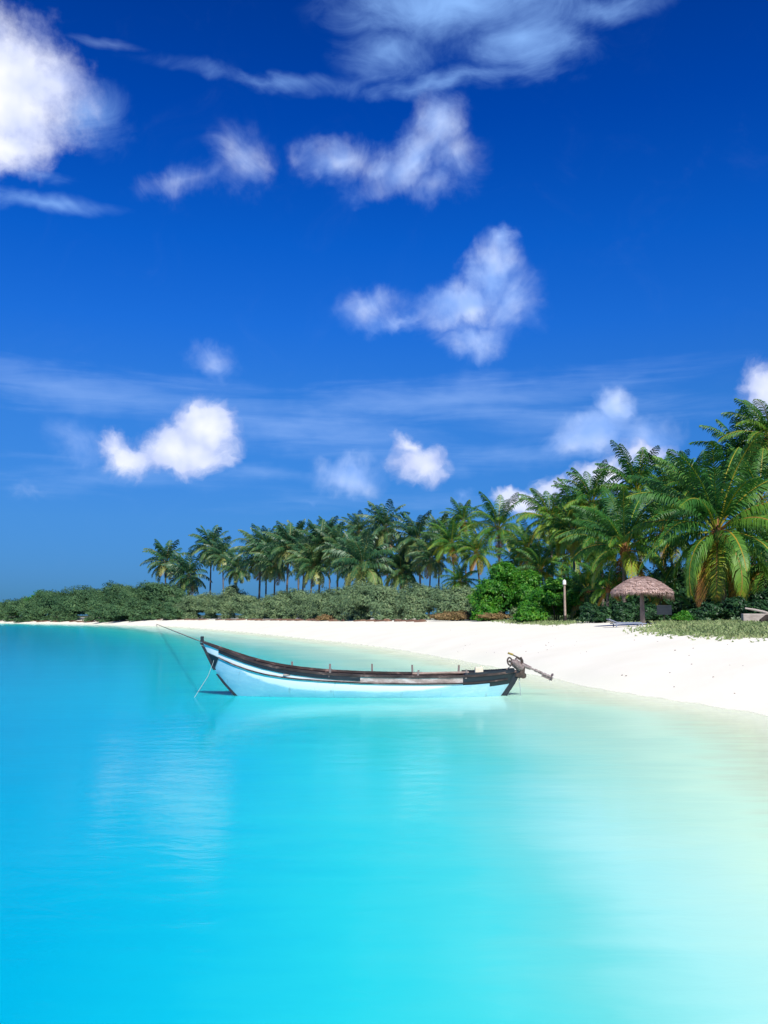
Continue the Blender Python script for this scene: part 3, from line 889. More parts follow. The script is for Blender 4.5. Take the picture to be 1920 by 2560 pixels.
# sunlounger left of the post
lx, ly = ground_at(1566, 1567)
lg = gz(lx, ly)
root = empty('sunlounger', (lx, ly, lg), R(2))
tag(root, 'low blue grey sunlounger under the thatched parasol', 'sunlounger')
mb = MB(); mb.box((.12, 0, .22), (1.25, .55, .05)); mb.box((-.73, 0, .30), (.55, .55, .05), Matrix.Rotation(R(22), 3, 'Y'))
bevel(mb.build('bed', M['lounger'], root), .01)
mb = MB(); mb.box((.1, -.3, .17), (1.75, .04, .05)); mb.box((.1, .3, .17), (1.75, .04, .05)); mb.build('frame', M['lounger'], root)
for sx in (-.6, .75):
    for sy in (-.3, .3):
        mb = MB(); mb.box((sx, sy, .075), (.05, .05, .17)); mb.build('leg', M['lounger'], root)
sx_, sy_ = ground_at(1619, 1561)
mb = MB(); mb.tube([(0, 0, -.04), (0, 0, .12), (.01, 0, .17)], [.12, .11, .09], n=10, jitter=.1)
o = mb.build('tree_stump', M['darkwood'], loc=(sx_, sy_, gz(sx_, sy_))); tag(o, 'small dark stump beside the parasol post', 'stump')

# dark board on a thin stake behind the parasol
bx_, by_ = at(1661, 1540, 58).x, 58.0
bg = gz(bx_, by_)
root = empty('dark_board', (bx_, by_, bg))
tag(root, 'dark rectangular board on a stake in the shade right of the parasol', 'board')
bc = at(1661, 1525, 58).z - bg
mb = MB(); mb.box((0, 0, bc), (.9, .04, .58)); bevel(mb.build('panel', M['black'], root), .01)
mb = MB(); mb.tube([(0, .045, -.1), (0, .045, bc + .2)], .025, n=6); mb.build('stake', M['darkwood'], root)

# post with white cap
px_, py_ = ground_at(1413, 1555)
pg = gz(px_, py_); hh = 105 * py_ / F
root = empty('garden_post', (px_, py_, pg - .05))
tag(root, 'tall grey post with a white lamp head, standing alone on the sand edge', 'lamp post')
mb = MB(); mb.tube([(0, 0, 0), (0, 0, .5)], [.105, .10], n=10); mb.build('base', M['darkwood'], root, smooth=False)
mb = MB(); mb.tube([(0, 0, .5), (0, 0, hh - .34)], [.085, .07], n=10, jitter=.03); mb.build('pole', M['thwart'], root)
mb = MB(); mb.tube([(0, 0, hh - .34), (0, 0, hh - .29)], [.13, .13], n=12); mb.build('collar', M['thwart'], root)
mb = MB(); mb.tube([(0, 0, hh - .29), (0, 0, hh - .12), (0, 0, hh - .03), (0, 0, hh + .05)], [.125, .125, .11, .03], n=12); mb.build('lamp_head', M['whitepaint'], root, smooth=False)

# driftwood and slab at the right edge
random.seed(12)
dx_, dy_ = at(1888, 1549, 50).x, 50.0
g = gz(dx_, dy_)
mb = MB(); mb.box((0, 0, .2), (1.35, .35, .52)); o = mb.build('stone_block', M['driftwood'], loc=(dx_, dy_, g)); bevel(o, .04)
tag(o, 'low pale block lying in the grass at the right edge', 'block')
mb = MB(); mb.tube([(-.6, 0, .74), (-.1, .0, .66), (.4, 0, .55), (.9, 0, .36)], [.045, .06, .07, .075], n=8, jitter=.1)
o = mb.build('driftwood_log', M['driftwood'], loc=(dx_ + .25, dy_ + .42, g)); tag(o, 'pale sloping log behind the low block at the right edge', 'log')
dx2, dy2 = at(1919, 1556, 47.5).x, 47.5
mb = MB(); mb.tube([(-.35, 0, .10), (0, .05, .24), (.8, .1, .30)], [.10, .2, .22], n=9, jitter=.08)
o = mb.build('driftwood_log', M['darkwood'], loc=(dx2, dy2, gz(dx2, dy2))); tag(o, 'dark charred log in front of the low block at the right edge', 'log')

for (px, row, lab) in ((1834, 1541, 'small white flowered lily plant under the biggest palm'), (1847, 1540, 'pale upright lily plant left of the low block'),
                       (1772, 1546, 'little pale plant at the trunk foot of the biggest palm')):
    x, y = ground_at(px, row); y = min(y, 56); x = x if y < 56 else at(px, row, 56).x
    mb = MB()
    for q in range(16):
        an = random.uniform(0, 6.28); e = random.uniform(.6, 1.35); ln = random.uniform(.3, .55)
        d = Vector((math.cos(an) * math.cos(e), math.sin(an) * math.cos(e), math.sin(e)))
        s_ = Vector((-math.sin(an), math.cos(an), 0)) * .035
        p1 = d * ln * .6; p2 = p1 + Vector((d.x, d.y, d.z * .1)) * ln * .5
        mb.add([tuple(-s_ * .5), tuple(s_ * .5), tuple(p1 + s_), tuple(p1 - s_), tuple(p2)], [(0, 1, 2, 3), (3, 2, 4)], random.random())
    o = mb.build('lily_plant', M['lily'], loc=(x, y, gz(x, y)), attr='age'); tag(o, lab, 'plant')

coral_at = [(1478, 1551, .10), (1492, 1550, .13), (1503, 1552, .10), (1512, 1549, .15), (1520, 1551, .12), (1527, 1549, .13), (1448, 1551, .07), (1460, 1550, .08)]
for (px, row, r) in coral_at:
    x, y = ground_at(px, row + 2)
    mb = MB(); mb.ball((0, 0, r * .3), r, seg=9, rings=6, jit=.2, scale=(1.5, 1, .7))
    o = mb.build('coral_stone', M['coral'], loc=(x, y, gz(x, y)))
    tag(o, 'small pale coral stone in the row between white topped post and sunlounger', 'stone', 'coral stones at the edge of the grass')
random.seed(44)
mb = MB()
for q in range(80):
    px = random.uniform(1000, 1910); row = random.uniform(1568, 1640) if q < 45 else random.uniform(1640, 1785)
    x, y = ground_at(px, row)
    if sdist(x, y) < .6: continue
    r = random.uniform(.008, .022)
    mb.ball((x, y, gz(x, y) + r * .2), r, seg=5, rings=4, jit=.3, scale=(1.6, 1.2, .7))
o = mb.build('beach_debris', M['shadow_litter']); tag(o, 'specks of dark shell and leaf litter on the white sand', 'litter', kind='stuff')


# ------------------------------------------------------------------ boat
BD = 23.75
PXM = F / BD / 1.006
bo = at(920, 1735, BD)
boat = empty('fishing_boat', (bo.x, BD, 0))
tag(boat, 'white wooden boat with upswept bow and dark rails, afloat in the shallows', 'boat')


def ip(x, tab):
    return float(np.interp(x, [t[0] for t in tab], [t[1] for t in tab]))


SHEER = [(-4.15, 1.31), (-3.9, 1.20), (-3.6, 1.06), (-3.2, .90), (-2.8, .775), (-2.4, .69), (-2.0, .63), (-1.5, .575), (-1.0, .54), (-.4, .51), (.3, .495), (1.2, .485),
         (2.0, .485), (2.6, .50), (3.1, .53), (3.6, .58)]
BOW = [(-.4, -2.75), (-.2, -2.98), (0, -3.22), (.3, -3.5), (.6, -3.73), (.9, -3.88), (1.1, -3.98), (1.35, -4.12)]
STERN = [(-.4, 3.0), (0, 3.27), (.3, 3.48), (.6, 3.64), (1.35, 3.8)]
KEEL = -.38


def beam(s):   # s 0 stern .. 1 bow
    return .80 * max(0.0, 1 - abs(2 * s - .92) ** 2.3 / (1.08 ** 2.3 if s > .46 else .92 ** 2.3)) ** .75


def hull_pt(s, v, inset=0.0):
    xa = 3.6 + (-4.12 - 3.6) * s
    zs = ip(xa, SHEER)
    z = KEEL + (zs - KEEL) * v
    x = ip(z, STERN) + (ip(z, BOW) - ip(z, STERN)) * s
    y = max(0.012, beam(s) * (1 - (1 - min(v, 1)) ** 3.0) ** .85 * (1 + .02 * (v - 1)) - inset)
    return Vector((x, -y, z)), zs


NS, NV = 84, 36
OFF = [(-4.12, .22), (-3.9, .25), (-3.5, .27), (-3.0, .25), (-2.4, .21), (-1.6, .17), (-.8, .155), (3.6, .155)]
vs = []; att = []
for sd in (1, -1):
    for i in range(NS + 1):
        for j in range(NV + 1):
            p, zs = hull_pt(i / NS, j / NV)
            vs.append((p.x, p.y * sd, p.z)); att.append(((zs - p.z) * .155 / ip(p.x, OFF), p.x, p.z))
fs = []
N1 = (NS + 1) * (NV + 1)
for b_ in range(2):
    for i in range(NS):
        for j in range(NV):
            a = b_ * N1 + i * (NV + 1) + j
            q = (a, a + NV + 1, a + NV + 2, a + 1)
            fs.append(q if b_ else q[::-1])
me = bpy.data.meshes.new('hull'); me.from_pydata(vs, [], fs); me.update()
me.polygons.foreach_set('use_smooth', [True] * len(me.polygons))
ws = me.attributes.new('below_rail', 'FLOAT', 'POINT'); ws.data.foreach_set('value', [a[0] for a in att])
WL = [(-3.9, .95), (-3.4, .84), (-3.1, .66), (-2.8, .47), (-2.4, .34), (-1.8, .22), (-1.0, .165), (0.5, .15), (1.3, .17), (1.9, .27), (2.4, .36), (3.6, .42)]
wl = me.attributes.new('above_shade', 'FLOAT', 'POINT'); wl.data.foreach_set('value', [a[2] - ip(a[1], WL) for a in att])  # height above the painted-in shade of the lower hull
xa_ = me.attributes.new('along', 'FLOAT', 'POINT'); xa_.data.foreach_set('value', [a[1] for a in att])

m, nt, out = new_mat('hull_paint'); L = nt.links.new
tc = node(nt, 'ShaderNodeTexCoord')
mp = node(nt, 'ShaderNodeMapping'); mp.inputs['Scale'].default_value = (.5, 1, 1.6); L(tc.outputs['Object'], mp.inputs[0])
nz = node(nt, 'ShaderNodeTexNoise', i_Scale=5.0, i_Detail=8, i_Roughness=.7); L(mp.outputs[0], nz.inputs[0])
A_ = {n_: node(nt, 'ShaderNodeAttribute', attribute_name=n_) for n_ in ('below_rail', 'above_shade', 'along')}


def mrange(src, lo, hi):
    q = node(nt, 'ShaderNodeMapRange'); q.inputs['From Min'].default_value = lo; q.inputs['From Max'].default_value = hi; L(src, q.inputs[0]); return q.outputs[0]


def mixc(f, c1, c2):
    q = node(nt, 'ShaderNodeMixRGB'); L(f, q.inputs[0])
    for i_, c in ((1, c1), (2, c2)):
        if isinstance(c, tuple): q.inputs[i_].default_value = (*c, 1)
        else: L(c, q.inputs[i_])
    return q.outputs[0]


jb = node(nt, 'ShaderNodeMath', operation='MULTIPLY_ADD'); jb.inputs[1].default_value = .10; L(nz.outputs['Fac'], jb.inputs[0]); L(A_['above_shade'].outputs['Fac'], jb.inputs[2])
jr = node(nt, 'ShaderNodeMath', operation='MULTIPLY_ADD'); jr.inputs[1].default_value = .03; L(nz.outputs['Fac'], jr.inputs[0]); L(A_['below_rail'].outputs['Fac'], jr.inputs[2])
white = ramp(nt, [(0.0, (.80, .82, .82)), (.62, (.80, .82, .82)), (.72, (.55, .56, .55)), (.8, (.3, .28, .26))]); L(nz.outputs['Fac'], white.inputs[0])
blue = ramp(nt, [(0.3, (.27, .52, .64)), (.55, (.36, .59, .69)), (.75, (.5, .68, .73))]); L(nz.outputs['Fac'], blue.inputs[0])  # shade and water bounce on the lower white hull, painted as blue
wood = ramp(nt, [(0.32, (.16, .125, .115)), (.5, (.36, .27, .24)), (.66, (.62, .55, .52))]); L(nz.outputs['Fac'], wood.inputs[0])
mps = node(nt, 'ShaderNodeMapping'); mps.inputs['Scale'].default_value = (5.0, 1, .9); L(tc.outputs['Object'], mps.inputs[0])
nst = node(nt, 'ShaderNodeTexNoise', i_Scale=2.2, i_Detail=6, i_Roughness=.7); L(mps.outputs[0], nst.inputs[0])
c = mixc(mrange(jb.outputs[0], .03, .075), blue.outputs[0], white.outputs[0])
stn = node(nt, 'ShaderNodeMixRGB', blend_type='MULTIPLY'); L(mrange(nst.outputs['Fac'], .60, .78), stn.inputs[0]); L(c, stn.inputs[1]); stn.inputs[2].default_value = (.55, .50, .42, 1); c = stn.outputs[0]
# upper plank: bare wood amidships, white towards the bow
up = mixc(mrange(A_['along'].outputs['Fac'], -1.6, -.6), white.outputs[0], wood.outputs[0])
upf = mrange(jr.outputs[0], .168, .160)
c = mixc(upf, c, up)
# tarred quarter at the stern, tarred wedge at the bow
sa = node(nt, 'ShaderNodeMath', operation='GREATER_THAN'); sa.inputs[1].default_value = 2.27; L(A_['along'].outputs['Fac'], sa.inputs[0])
sb = node(nt, 'ShaderNodeMath', operation='GREATER_THAN'); sb.inputs[1].default_value = 2.93; L(A_['along'].outputs['Fac'], sb.inputs[0])
sl = node(nt, 'ShaderNodeMath', operation='MULTIPLY_ADD'); sl.inputs[1].default_value = .085; sl.inputs[2].default_value = .20; L(sb.outputs[0], sl.inputs[0])
lt = node(nt, 'ShaderNodeMath', operation='LESS_THAN'); L(A_['below_rail'].outputs['Fac'], lt.inputs[0]); L(sl.outputs[0], lt.inputs[1])
ba = node(nt, 'ShaderNodeMath', operation='MULTIPLY'); L(sa.outputs[0], ba.inputs[0]); L(lt.outputs[0], ba.inputs[1])
c = mixc(ba.outputs[0], c, (.008, .016, .024))
# tarred wedge at the bow
so = node(nt, 'ShaderNodeSeparateXYZ'); L(tc.outputs['Object'], so.inputs[0])
wq = node(nt, 'ShaderNodeMath', operation='MULTIPLY_ADD'); wq.inputs[1].default_value = -.45; L(so.outputs[2], wq.inputs[0]); L(so.outputs[0], wq.inputs[2])
wz = mrange(so.outputs[2], .585, .60)
wl0 = mrange(wq.outputs[0], -4.01, -4.05)
wlm = node(nt, 'ShaderNodeMath', operation='MULTIPLY'); L(wz, wlm.inputs[0]); L(wl0, wlm.inputs[1])
wl1 = wlm.outputs[0]
wg = mrange(jr.outputs[0], .15, .17)
wm = node(nt, 'ShaderNodeMath', operation='MULTIPLY'); L(wl1, wm.inputs[0]); L(wg, wm.inputs[1])
c = mixc(wm.outputs[0], c, (.008, .012, .02))
b = node(nt, 'ShaderNodeBsdfPrincipled', i_Roughness=.5); L(c, b.inputs['Base Color'])
bp = node(nt, 'ShaderNodeBump', i_Strength=.2, i_Distance=.015); L(nz.outputs['Fac'], bp.inputs['Height']); L(bp.outputs[0], b.inputs['Normal'])
L(b.outputs[0], out.inputs[0])
me.materials.append(m)
hull = link('hull', me, boat)

# inner skin and floor
vs = []; fs = []
V0 = .42
for sd in (1, -1):
    for i in range(NS + 1):
        for j in range(9):
            s_ = .015 + .965 * i / NS
            p, zs = hull_pt(s_, V0 + (1 - V0) * j / 8, .035)
            vs.append((p.x, p.y * sd, p.z))
for b_ in range(2):
    for i in range(NS):
        for j in range(8):
            a = b_ * (NS + 1) * 9 + i * 9 + j
            q = (a, a + 9, a + 10, a + 1); fs.append(q if not b_ else q[::-1])
for i in range(NS):   # floor
    a = i * 9; b2 = (NS + 1) * 9 + i * 9
    fs.append((a, b2, b2 + 9, a + 9))
me = bpy.data.meshes.new('inner_planking'); me.from_pydata(vs, [], fs); me.update(); me.materials.append(M['inner'])
link('inner_planking', me, boat)


def side_rail(name, sd, v_or_off, hgt, thk, mat, s0, s1, out_=.0, zoff=0.0):
    mb = MB(); pts = []
    n = 70
    for i in range(n + 1):
        s_ = s0 + (s1 - s0) * i / n
        xa = 3.6 - 7.72 * s_; zs = ip(xa, SHEER)
        v = 1 - (v_or_off if v_or_off != 'rub' else ip(xa, OFF)) / (zs - KEEL)
        p, _ = hull_pt(s_, v)
        pts.append((p.x, (p.y - out_) * sd, p.z + zoff))
    vv = []; ff = []
    for (x, y, z) in pts:
        o_ = sd * -1
        vv += [(x, y + o_ * thk / 2, z - hgt / 2), (x, y + o_ * thk / 2, z + hgt / 2), (x, y - o_ * thk / 2, z + hgt / 2), (x, y - o_ * thk / 2, z - hgt / 2)]
    for i in range(len(pts) - 1):
        for k_ in range(4):
            k2 = (k_ + 1) % 4
            ff.append((i * 4 + k_, i * 4 + k2, i * 4 + 4 + k2, i * 4 + 4 + k_))
    ff.append((0, 1, 2, 3)); m4 = (len(pts) - 1) * 4; ff.append((m4 + 3, m4 + 2, m4 + 1, m4))
    mb.add(vv, ff)
    return mb.build(name, mat, boat)


for sd in (1, -1):
    side_rail('gunwale', sd, 0, .055, .085, M['rail'], .0, .995, -.02, .012)
    side_rail('rub_rail', sd, 'rub', .032, .035, M['rail'], .02, .965, .012)
    side_rail('bow_strake', sd, .06, .085, .02, M['black'], .52, .955, .008)

# stem and stern posts
mb = MB()


def post_strip(mb, prof, w_, th, a=0.0):
    vv = []; ff = []
    for (x, z, dx_) in prof:
        w = w_(z) if callable(w_) else w_
        vv += [(x - dx_, -th / 2, z), (x - dx_, th / 2, z), (x + w - dx_, th / 2, z), (x + w - dx_, -th / 2, z)]
    for i in range(len(prof) - 1):
        for k_ in range(4):
            k2 = (k_ + 1) % 4
            ff.append((i * 4 + k_, i * 4 + 4 + k_, i * 4 + 4 + k2, i * 4 + k2))
    ff.append((0, 1, 2, 3)); m4 = (len(prof) - 1) * 4; ff.append((m4 + 3, m4 + 2, m4 + 1, m4))
    mb.add(vv, ff)


post_strip(mb, [(ip(z, BOW), z, .045) for z in np.linspace(-.35, .52, 12)], lambda z: max(.045, .15 - .2 * max(z, 0)), .07)
mb.build('stem_post', M['black'], boat)
mb = MB()
post_strip(mb, [(ip(z, BOW), z, .045) for z in np.linspace(.62, 1.28, 10)], .09, .07)
mb.build('stem_post', M['black'], boat)
mb = MB(); mb.box((-4.07, 0, 1.37), (.075, .075, .13)); bevel(mb.build('bow_bitt', M['black'], boat), .01)
mb = MB()
post_strip(mb, [(ip(z, STERN), z, .06) for z in np.linspace(-.35, .62, 12)], .17, .09)
mb.build('stern_post', M['black'], boat)
# fore deck and stern deck
mb = MB()
vv = []; ff = []
for i in range(12):
    s_ = .86 + .135 * i / 11
    p, zs = hull_pt(s_, 1, .02); vv += [(p.x, p.y, zs + .012), (p.x, -p.y, zs + .012)]
for i in range(11): ff.append((i * 2, i * 2 + 2, i * 2 + 3, i * 2 + 1))
mb.add(vv, ff); mb.build('fore_deck', M['rail'], boat)
mb = MB(); vv = []; ff = []
for i in range(16):
    s_ = .005 + .165 * i / 15
    p, zs = hull_pt(s_, 1, .02); vv += [(p.x, p.y, zs + .0), (p.x, 0, zs + .05), (p.x, -p.y, zs + .0)]
for i in range(15):
    for q in (0, 1): ff.append((i * 3 + q, i * 3 + q + 1, i * 3 + 3 + q + 1, i * 3 + 3 + q))
mb.add(vv, ff)
p, zs = hull_pt(.17, 1, .02)
mb.add([(p.x, p.y, zs), (p.x, 0, zs + .05), (p.x, -p.y, zs), (p.x, -p.y * .9, zs - .3), (p.x, p.y * .9, zs - .3)], [(0, 1, 2, 3, 4)])
mb.build('stern_deck', M['black'], boat)
for sd in (1, -1):
    o = side_rail('stern_board', sd, -.045, .09, .03, M['black'], .01, .175, -.005)

# thwarts and upright pegs
for (px, hgt, near) in ((727, .15, 0), (822, .17, 1), (929, .21, 0), (1031, .20, 1), (1147, .20, 1)):
    X = (px - 920) / PXM
    s_ = (3.6 - X) / 7.72
    p, zs = hull_pt(s_, .93)
    mb = MB(); mb.box((X, 0, zs - .085), (.17, abs(p.y) * 2 - .06, .035)); bevel(mb.build('thwart', M['thwart'], boat), .006)
    mb = MB(); mb.box((X + .0, abs(p.y) - .0, zs + hgt / 2 - .03), (.045, .05, hgt + .10), Matrix.Rotation(R(random.uniform(-4, 4)), 3, 'Y')); mb.build('thole_pin', M['post'], boat)
    if near:
        mb = MB(); mb.box((X + .09, -abs(p.y) + .02, zs + hgt * .3), (.045, .05, hgt * .6 + .10), Matrix.Rotation(R(6), 3, 'Y')); mb.build('thole_pin', M['post'], boat)
for i in range(15):   # ribs
    s_ = .2 + .62 * i / 14
    for sd in (1, -1):
        mb = MB(); pts = []
        for v in np.linspace(.5, .985, 6):
            p, zs = hull_pt(s_, v, .05); pts.append((p.x, p.y * sd, p.z))
        mb.tube(pts, .022, n=4); mb.build('rib', M['rail'], boat)
# long bottom boards and a few loose poles lying inside
mb = MB(); mb.box((.2, 0, .12), (4.6, .5, .03)); mb.build('floor_board', M['thwart'], boat)
mb = MB(); mb.tube([(1.1, .50, .50), (2.0, .48, .525), (2.5, .45, .53)], .028, n=7)
o = mb.build('bamboo_pole', M['thwart'], loc=(bo.x, BD, 0)); tag(o, 'pale wooden pole lying along the far side of the boat near the stern', 'pole')

# long-tail engine on the stern
eng = empty('engine', (0, 0, 0)); eng.parent = boat
Z_ = lambda px, py: ((px - 920) / PXM, (1735 - py) / PXM)
x0, z0 = Z_(1297, 1684)
mb = MB()
mb.tube([(x0 - .10, 0, z0 - .05), (x0, 0, z0 + .02), (x0 + .04, 0, z0 + .2)], [.07, .085, .05], n=10, jitter=.08)
mb.box((x0 - .04, 0, z0 - .02), (.24, .16, .09), Matrix.Rotation(R(10), 3, 'Y'))
mb.tube([(x0 + .03, -.09, z0 - .02), (x0 + .03, .09, z0 - .02)], .075, n=12)
mb.build('mount', M['engdark'], eng)
xf, zf = Z_(1270, 1652); xb, zb = Z_(1298, 1666)
dirv = Vector((xb - xf, 0, zb - zf)).normalized()
mb = MB(); mb.tube([(xf + .02, 0, zf), (xf + .10, 0, zf - .035), (xb - .06, 0, zb + .0), (xb + .03, 0, zb - .03)], [.06, .095, .10, .07], n=12)
for q in range(5):
    p = Vector((xf + .10, 0, zf - .03)).lerp(Vector((xb - .04, 0, zb)), q / 4)
    mb.tube([tuple(p - dirv * .008), tuple(p + dirv * .008)], .115, n=14)
mb.build('motor', M['steel'], eng)
# flywheel as a ring with hub
mb = MB(); ring = []
for q in range(25):
    an = 2 * math.pi * q / 24
    e1 = Vector((-dirv.z, 0, dirv.x)); tilt = (e1 * .98 + Vector((0, 0, 0)))
    c_ = Vector((xf - .02, -.03, zf + .0)) + (Vector((0.55, 0, .0)) * 0 + Vector((math.cos(an) * .055, math.sin(an) * .10 * .6, math.sin(an) * .088)))
    ring.append(tuple(c_))
mb.tube(ring, .021, n=6, cap=False)
mb.ball((xf - .02, -.04, zf), .032, seg=8, rings=6)
mb.build('flywheel', M['engdark'], eng)
mb = MB(); xt, zt = Z_(1296, 1648); mb.tube([(xt - .01, 0, zt + .06), (xt + .02, 0, zt - .02), (x0 + .02, 0, z0 + .12)], [.028, .04, .05], n=7)
mb.tube([(xf + .12, 0, zf + .06), (xf + .16, .0, zf + .09), (xt - .03, 0, zt + .0)], .018, n=6); mb.build('bracket', M['engdark'], eng)
mb = MB(); hx1, hz1 = Z_(1265, 1632); hx2, hz2 = Z_(1290, 1643)
mb.tube([(hx1, 0, hz1), ((hx1 + hx2) / 2, 0, (hz1 + hz2) / 2 + .005), (hx2, 0, hz2), (xt + .01, 0, zt + .0)], [.018, .016, .018, .02], n=7)
hnd = mb.build('tiller_handle', M['engdark'], eng)
mb = MB(); mb.tube([(hx1 - .01, 0, hz1 + .004), (hx1 + .12, 0, hz1 - .04)], .024, n=8); mb.build('grip', M['brass'], hnd)
sx1, sz1 = Z_(1304, 1662); sx2, sz2 = Z_(1320, 1669); sx3, sz3 = Z_(1370, 1691)
mb = MB(); mb.tube([(sx1 - .06, 0, sz1 + .02), (sx2, 0, sz2)], [.06, .045], n=10); mb.tube([(sx2, 0, sz2), (sx3, 0, sz3)], [.024, .02], n=8)
pa = Vector((sx2, 0, sz2)); pb = Vector((sx3, 0, sz3)); dv = (pb - pa).normalized()
for q in (.25, .42, .5, .68, .86):
    p = pa.lerp(pb, q); mb.tube([tuple(p - dv * .035), tuple(p + dv * .035)], .036, n=8)
# keel fin under the shaft
mb.box(tuple(pa.lerp(pb, .8) + Vector((-.01, 0, -.05))), (.28, .014, .05), Matrix.Rotation(math.atan2(-dv.z, dv.x), 3, 'Y'))
mb.build('drive_shaft', M['steel'], eng)
mb = MB()
mb.tube([tuple(pb - dv * .03), tuple(pb + dv * .05)], [.028, .012], n=8)
for q in range(3):
    an = 2 * math.pi * q / 3 + 1.2
    rad = Vector((0, math.cos(an), math.sin(an))); rad = (rad - dv * rad.dot(dv)).normalized()
    tg = dv.cross(rad)
    w_ = (tg * .8 + dv * .5).normalized()
    pts_ = [pb + rad * .02 - w_ * .015, pb + rad * .06 - w_ * .045, pb + rad * .105 - w_ * .03, pb + rad * .11 + w_ * .02, pb + rad * .06 + w_ * .045, pb + rad * .02 + w_ * .015]
    n0 = w_.cross(rad) * .004
    top_ = [tuple(p + n0) for p in pts_]; bot_ = [tuple(p - n0) for p in pts_]
    mb.add(top_ + bot_, [(0, 1, 2, 3, 4, 5), (11, 10, 9, 8, 7, 6)] + [(i, (i + 1) % 6, (i + 1) % 6 + 6, i + 6) for i in range(6)])
mb.build('propeller', M['steel'], eng)
xq, zq = Z_(1258, 1674)
mb = MB(); mb.tube([(xq, 0, zq), (xf + .03, 0, zf - .09)], .012, n=5); mb.build('stay_rod', M['thwart'], eng)

# cream jerrycan on the stern deck
X = (1191 - 920) / PXM; s_ = (3.6 - X) / 7.72; p, zs = hull_pt(s_, 1)
root = empty('jerrycan', (bo.x + X, BD - .12, zs + .04)); tag(root, 'cream coloured can standing on the dark stern deck of the boat', 'can')
mb = MB(); mb.box((0, 0, .075), (.21, .17, .15), taper=.9); bevel(mb.build('body', M['cream'], root), .025, 3)
mb = MB(); mb.tube([(.05, 0, .14), (.05, 0, .175)], [.025, .022], n=8); mb.build('cap', M['cream'], root)

# ropes
def rope(name, pts, rad, mat, label):
    mb = MB(); mb.tube(pts, rad, n=6); o = mb.build(name, mat, smooth=True); tag(o, label, 'rope'); return o


ex, ey = shore_pos(392, 1.2)
a = Vector((bo.x - 4.06, BD, 1.29)); b_ = Vector((ex, ey, gz(ex, ey) + .05))
pts = []
for i in range(61):
    t = (i / 60) ** 2.2
    p = a.lerp(b_, t); 
    sag = 0.30 * 4 * min(t, .5) * (1 - min(t, .5)) * (1 - t) ** 0.5 * .6
    p.z = max(p.z - sag * 0, gz(p.x, p.y) + .04 if t > .9 else p.z)
    pts.append(p)
rope('mooring_rope', pts, [.011 + .05 * (i / 60) ** 1.4 for i in range(61)], M['rope'], 'long tan mooring rope running from the bow towards the far beach')
x1, z1 = Z_(548, 1619)
fy = BD - .06
rope('anchor_rope', [(bo.x - 4.10, BD - .05, 1.22), (bo.x + x1, fy + .06, 1.12), (bo.x + x1 - .02, fy, 1.04), (bo.x + (541 - 920) / PXM, fy - .03, .80), (bo.x + (531 - 920) / PXM, fy - .15, .48),
                     (bo.x + (515 - 920) / PXM, fy - .35, .18), (bo.x + (503 - 920) / PXM, fy - .5, -.05), (bo.x + (490 - 920) / PXM, fy - .7, -.35)], .0055, M['ropepale'],
     'thin pale anchor rope hanging from the bow into the water')
x2, z2 = Z_(1290, 1694)
rope('stern_line', [(bo.x + x2, BD, z2 + .04), (bo.x + x2 + .03, BD, .2), (bo.x + x2 + .05, BD, -.3)], .010, M['ropepale'], 'thin line hanging from the engine mount into the water')

# ------------------------------------------------------------------ sky and sun
SUN_EL = R(43)
SUN_AZ = R(165)      # clockwise from +Y (ahead): behind the camera, to the right
sd_ = Vector((math.sin(SUN_AZ) * math.cos(SUN_EL), math.cos(SUN_AZ) * math.cos(SUN_EL), math.sin(SUN_EL)))
sun_d = bpy.data.lights.new('sun', 'SUN'); sun_d.energy = 4.6; sun_d.angle = R(.53); sun_d.color = (1.0, .955, .88)
sun = bpy.data.objects.new('sun', sun_d); col.objects.link(sun)
sun.rotation_euler = sd_.to_track_quat('Z', 'Y').to_euler()

world = bpy.data.worlds.new('World'); scene.world = world; world.use_nodes = True
nt = world.node_tree; L = nt.links.new
for n_ in list(nt.nodes): nt.nodes.remove(n_)
wout = node(nt, 'ShaderNodeOutputWorld'); bg = node(nt, 'ShaderNodeBackground', i_Strength=0.10)
sky = node(nt, 'ShaderNodeTexSky', sky_type='NISHITA', sun_disc=False)
sky.sun_elevation = SUN_EL; sky.sun_rotation = SUN_AZ; sky.altitude = 0; sky.air_density = 1.0; sky.dust_density = .3; sky.ozone_density = 3.0
tc = node(nt, 'ShaderNodeTexCoord')
sp = node(nt, 'ShaderNodeSeparateXYZ'); L(tc.outputs['Generated'], sp.inputs[0])
az = node(nt, 'ShaderNodeMath', operation='ARCTAN2'); L(sp.outputs[0], az.inputs[0]); L(sp.outputs[1], az.inputs[1])
el = node(nt, 'ShaderNodeMath', operation='ARCSINE'); L(sp.outputs[2], el.inputs[0])
# polariser: deepens the blue with height (colour multiplier over elevation in radians)
TINT = [(0.0, (.07, .25, .62)), (.04, (.10, .30, .72)), (.10, (.13, .38, .80)), (.22, (.13, .48, 1.02)), (.30, (.06, .455, 1.20)), (.38, (.02, .41, 1.24)), (.50, (.0, .295, 1.10)), (.75, (.0, .16, .72)), (1.0, (.0, .16, .70))]
elr = node(nt, 'ShaderNodeMapRange'); elr.inputs['From Max'].default_value = .8; L(el.outputs[0], elr.inputs[0])
tr = ramp(nt, [(p / .8 if p < .8 else 1.0, tuple(c_ / 1.3 for c_ in c)) for p, c in TINT]); L(elr.outputs[0], tr.inputs[0])
tm = node(nt, 'ShaderNodeMixRGB', blend_type='MULTIPLY', i_Fac=1.0); L(sky.outputs[0], tm.inputs[1]); L(tr.outputs[0], tm.inputs[2])
tk = node(nt, 'ShaderNodeVectorMath', operation='SCALE'); tk.inputs['Scale'].default_value = 1.18; L(tm.outputs[0], tk.inputs[0])
base_sky = tk.outputs[0]

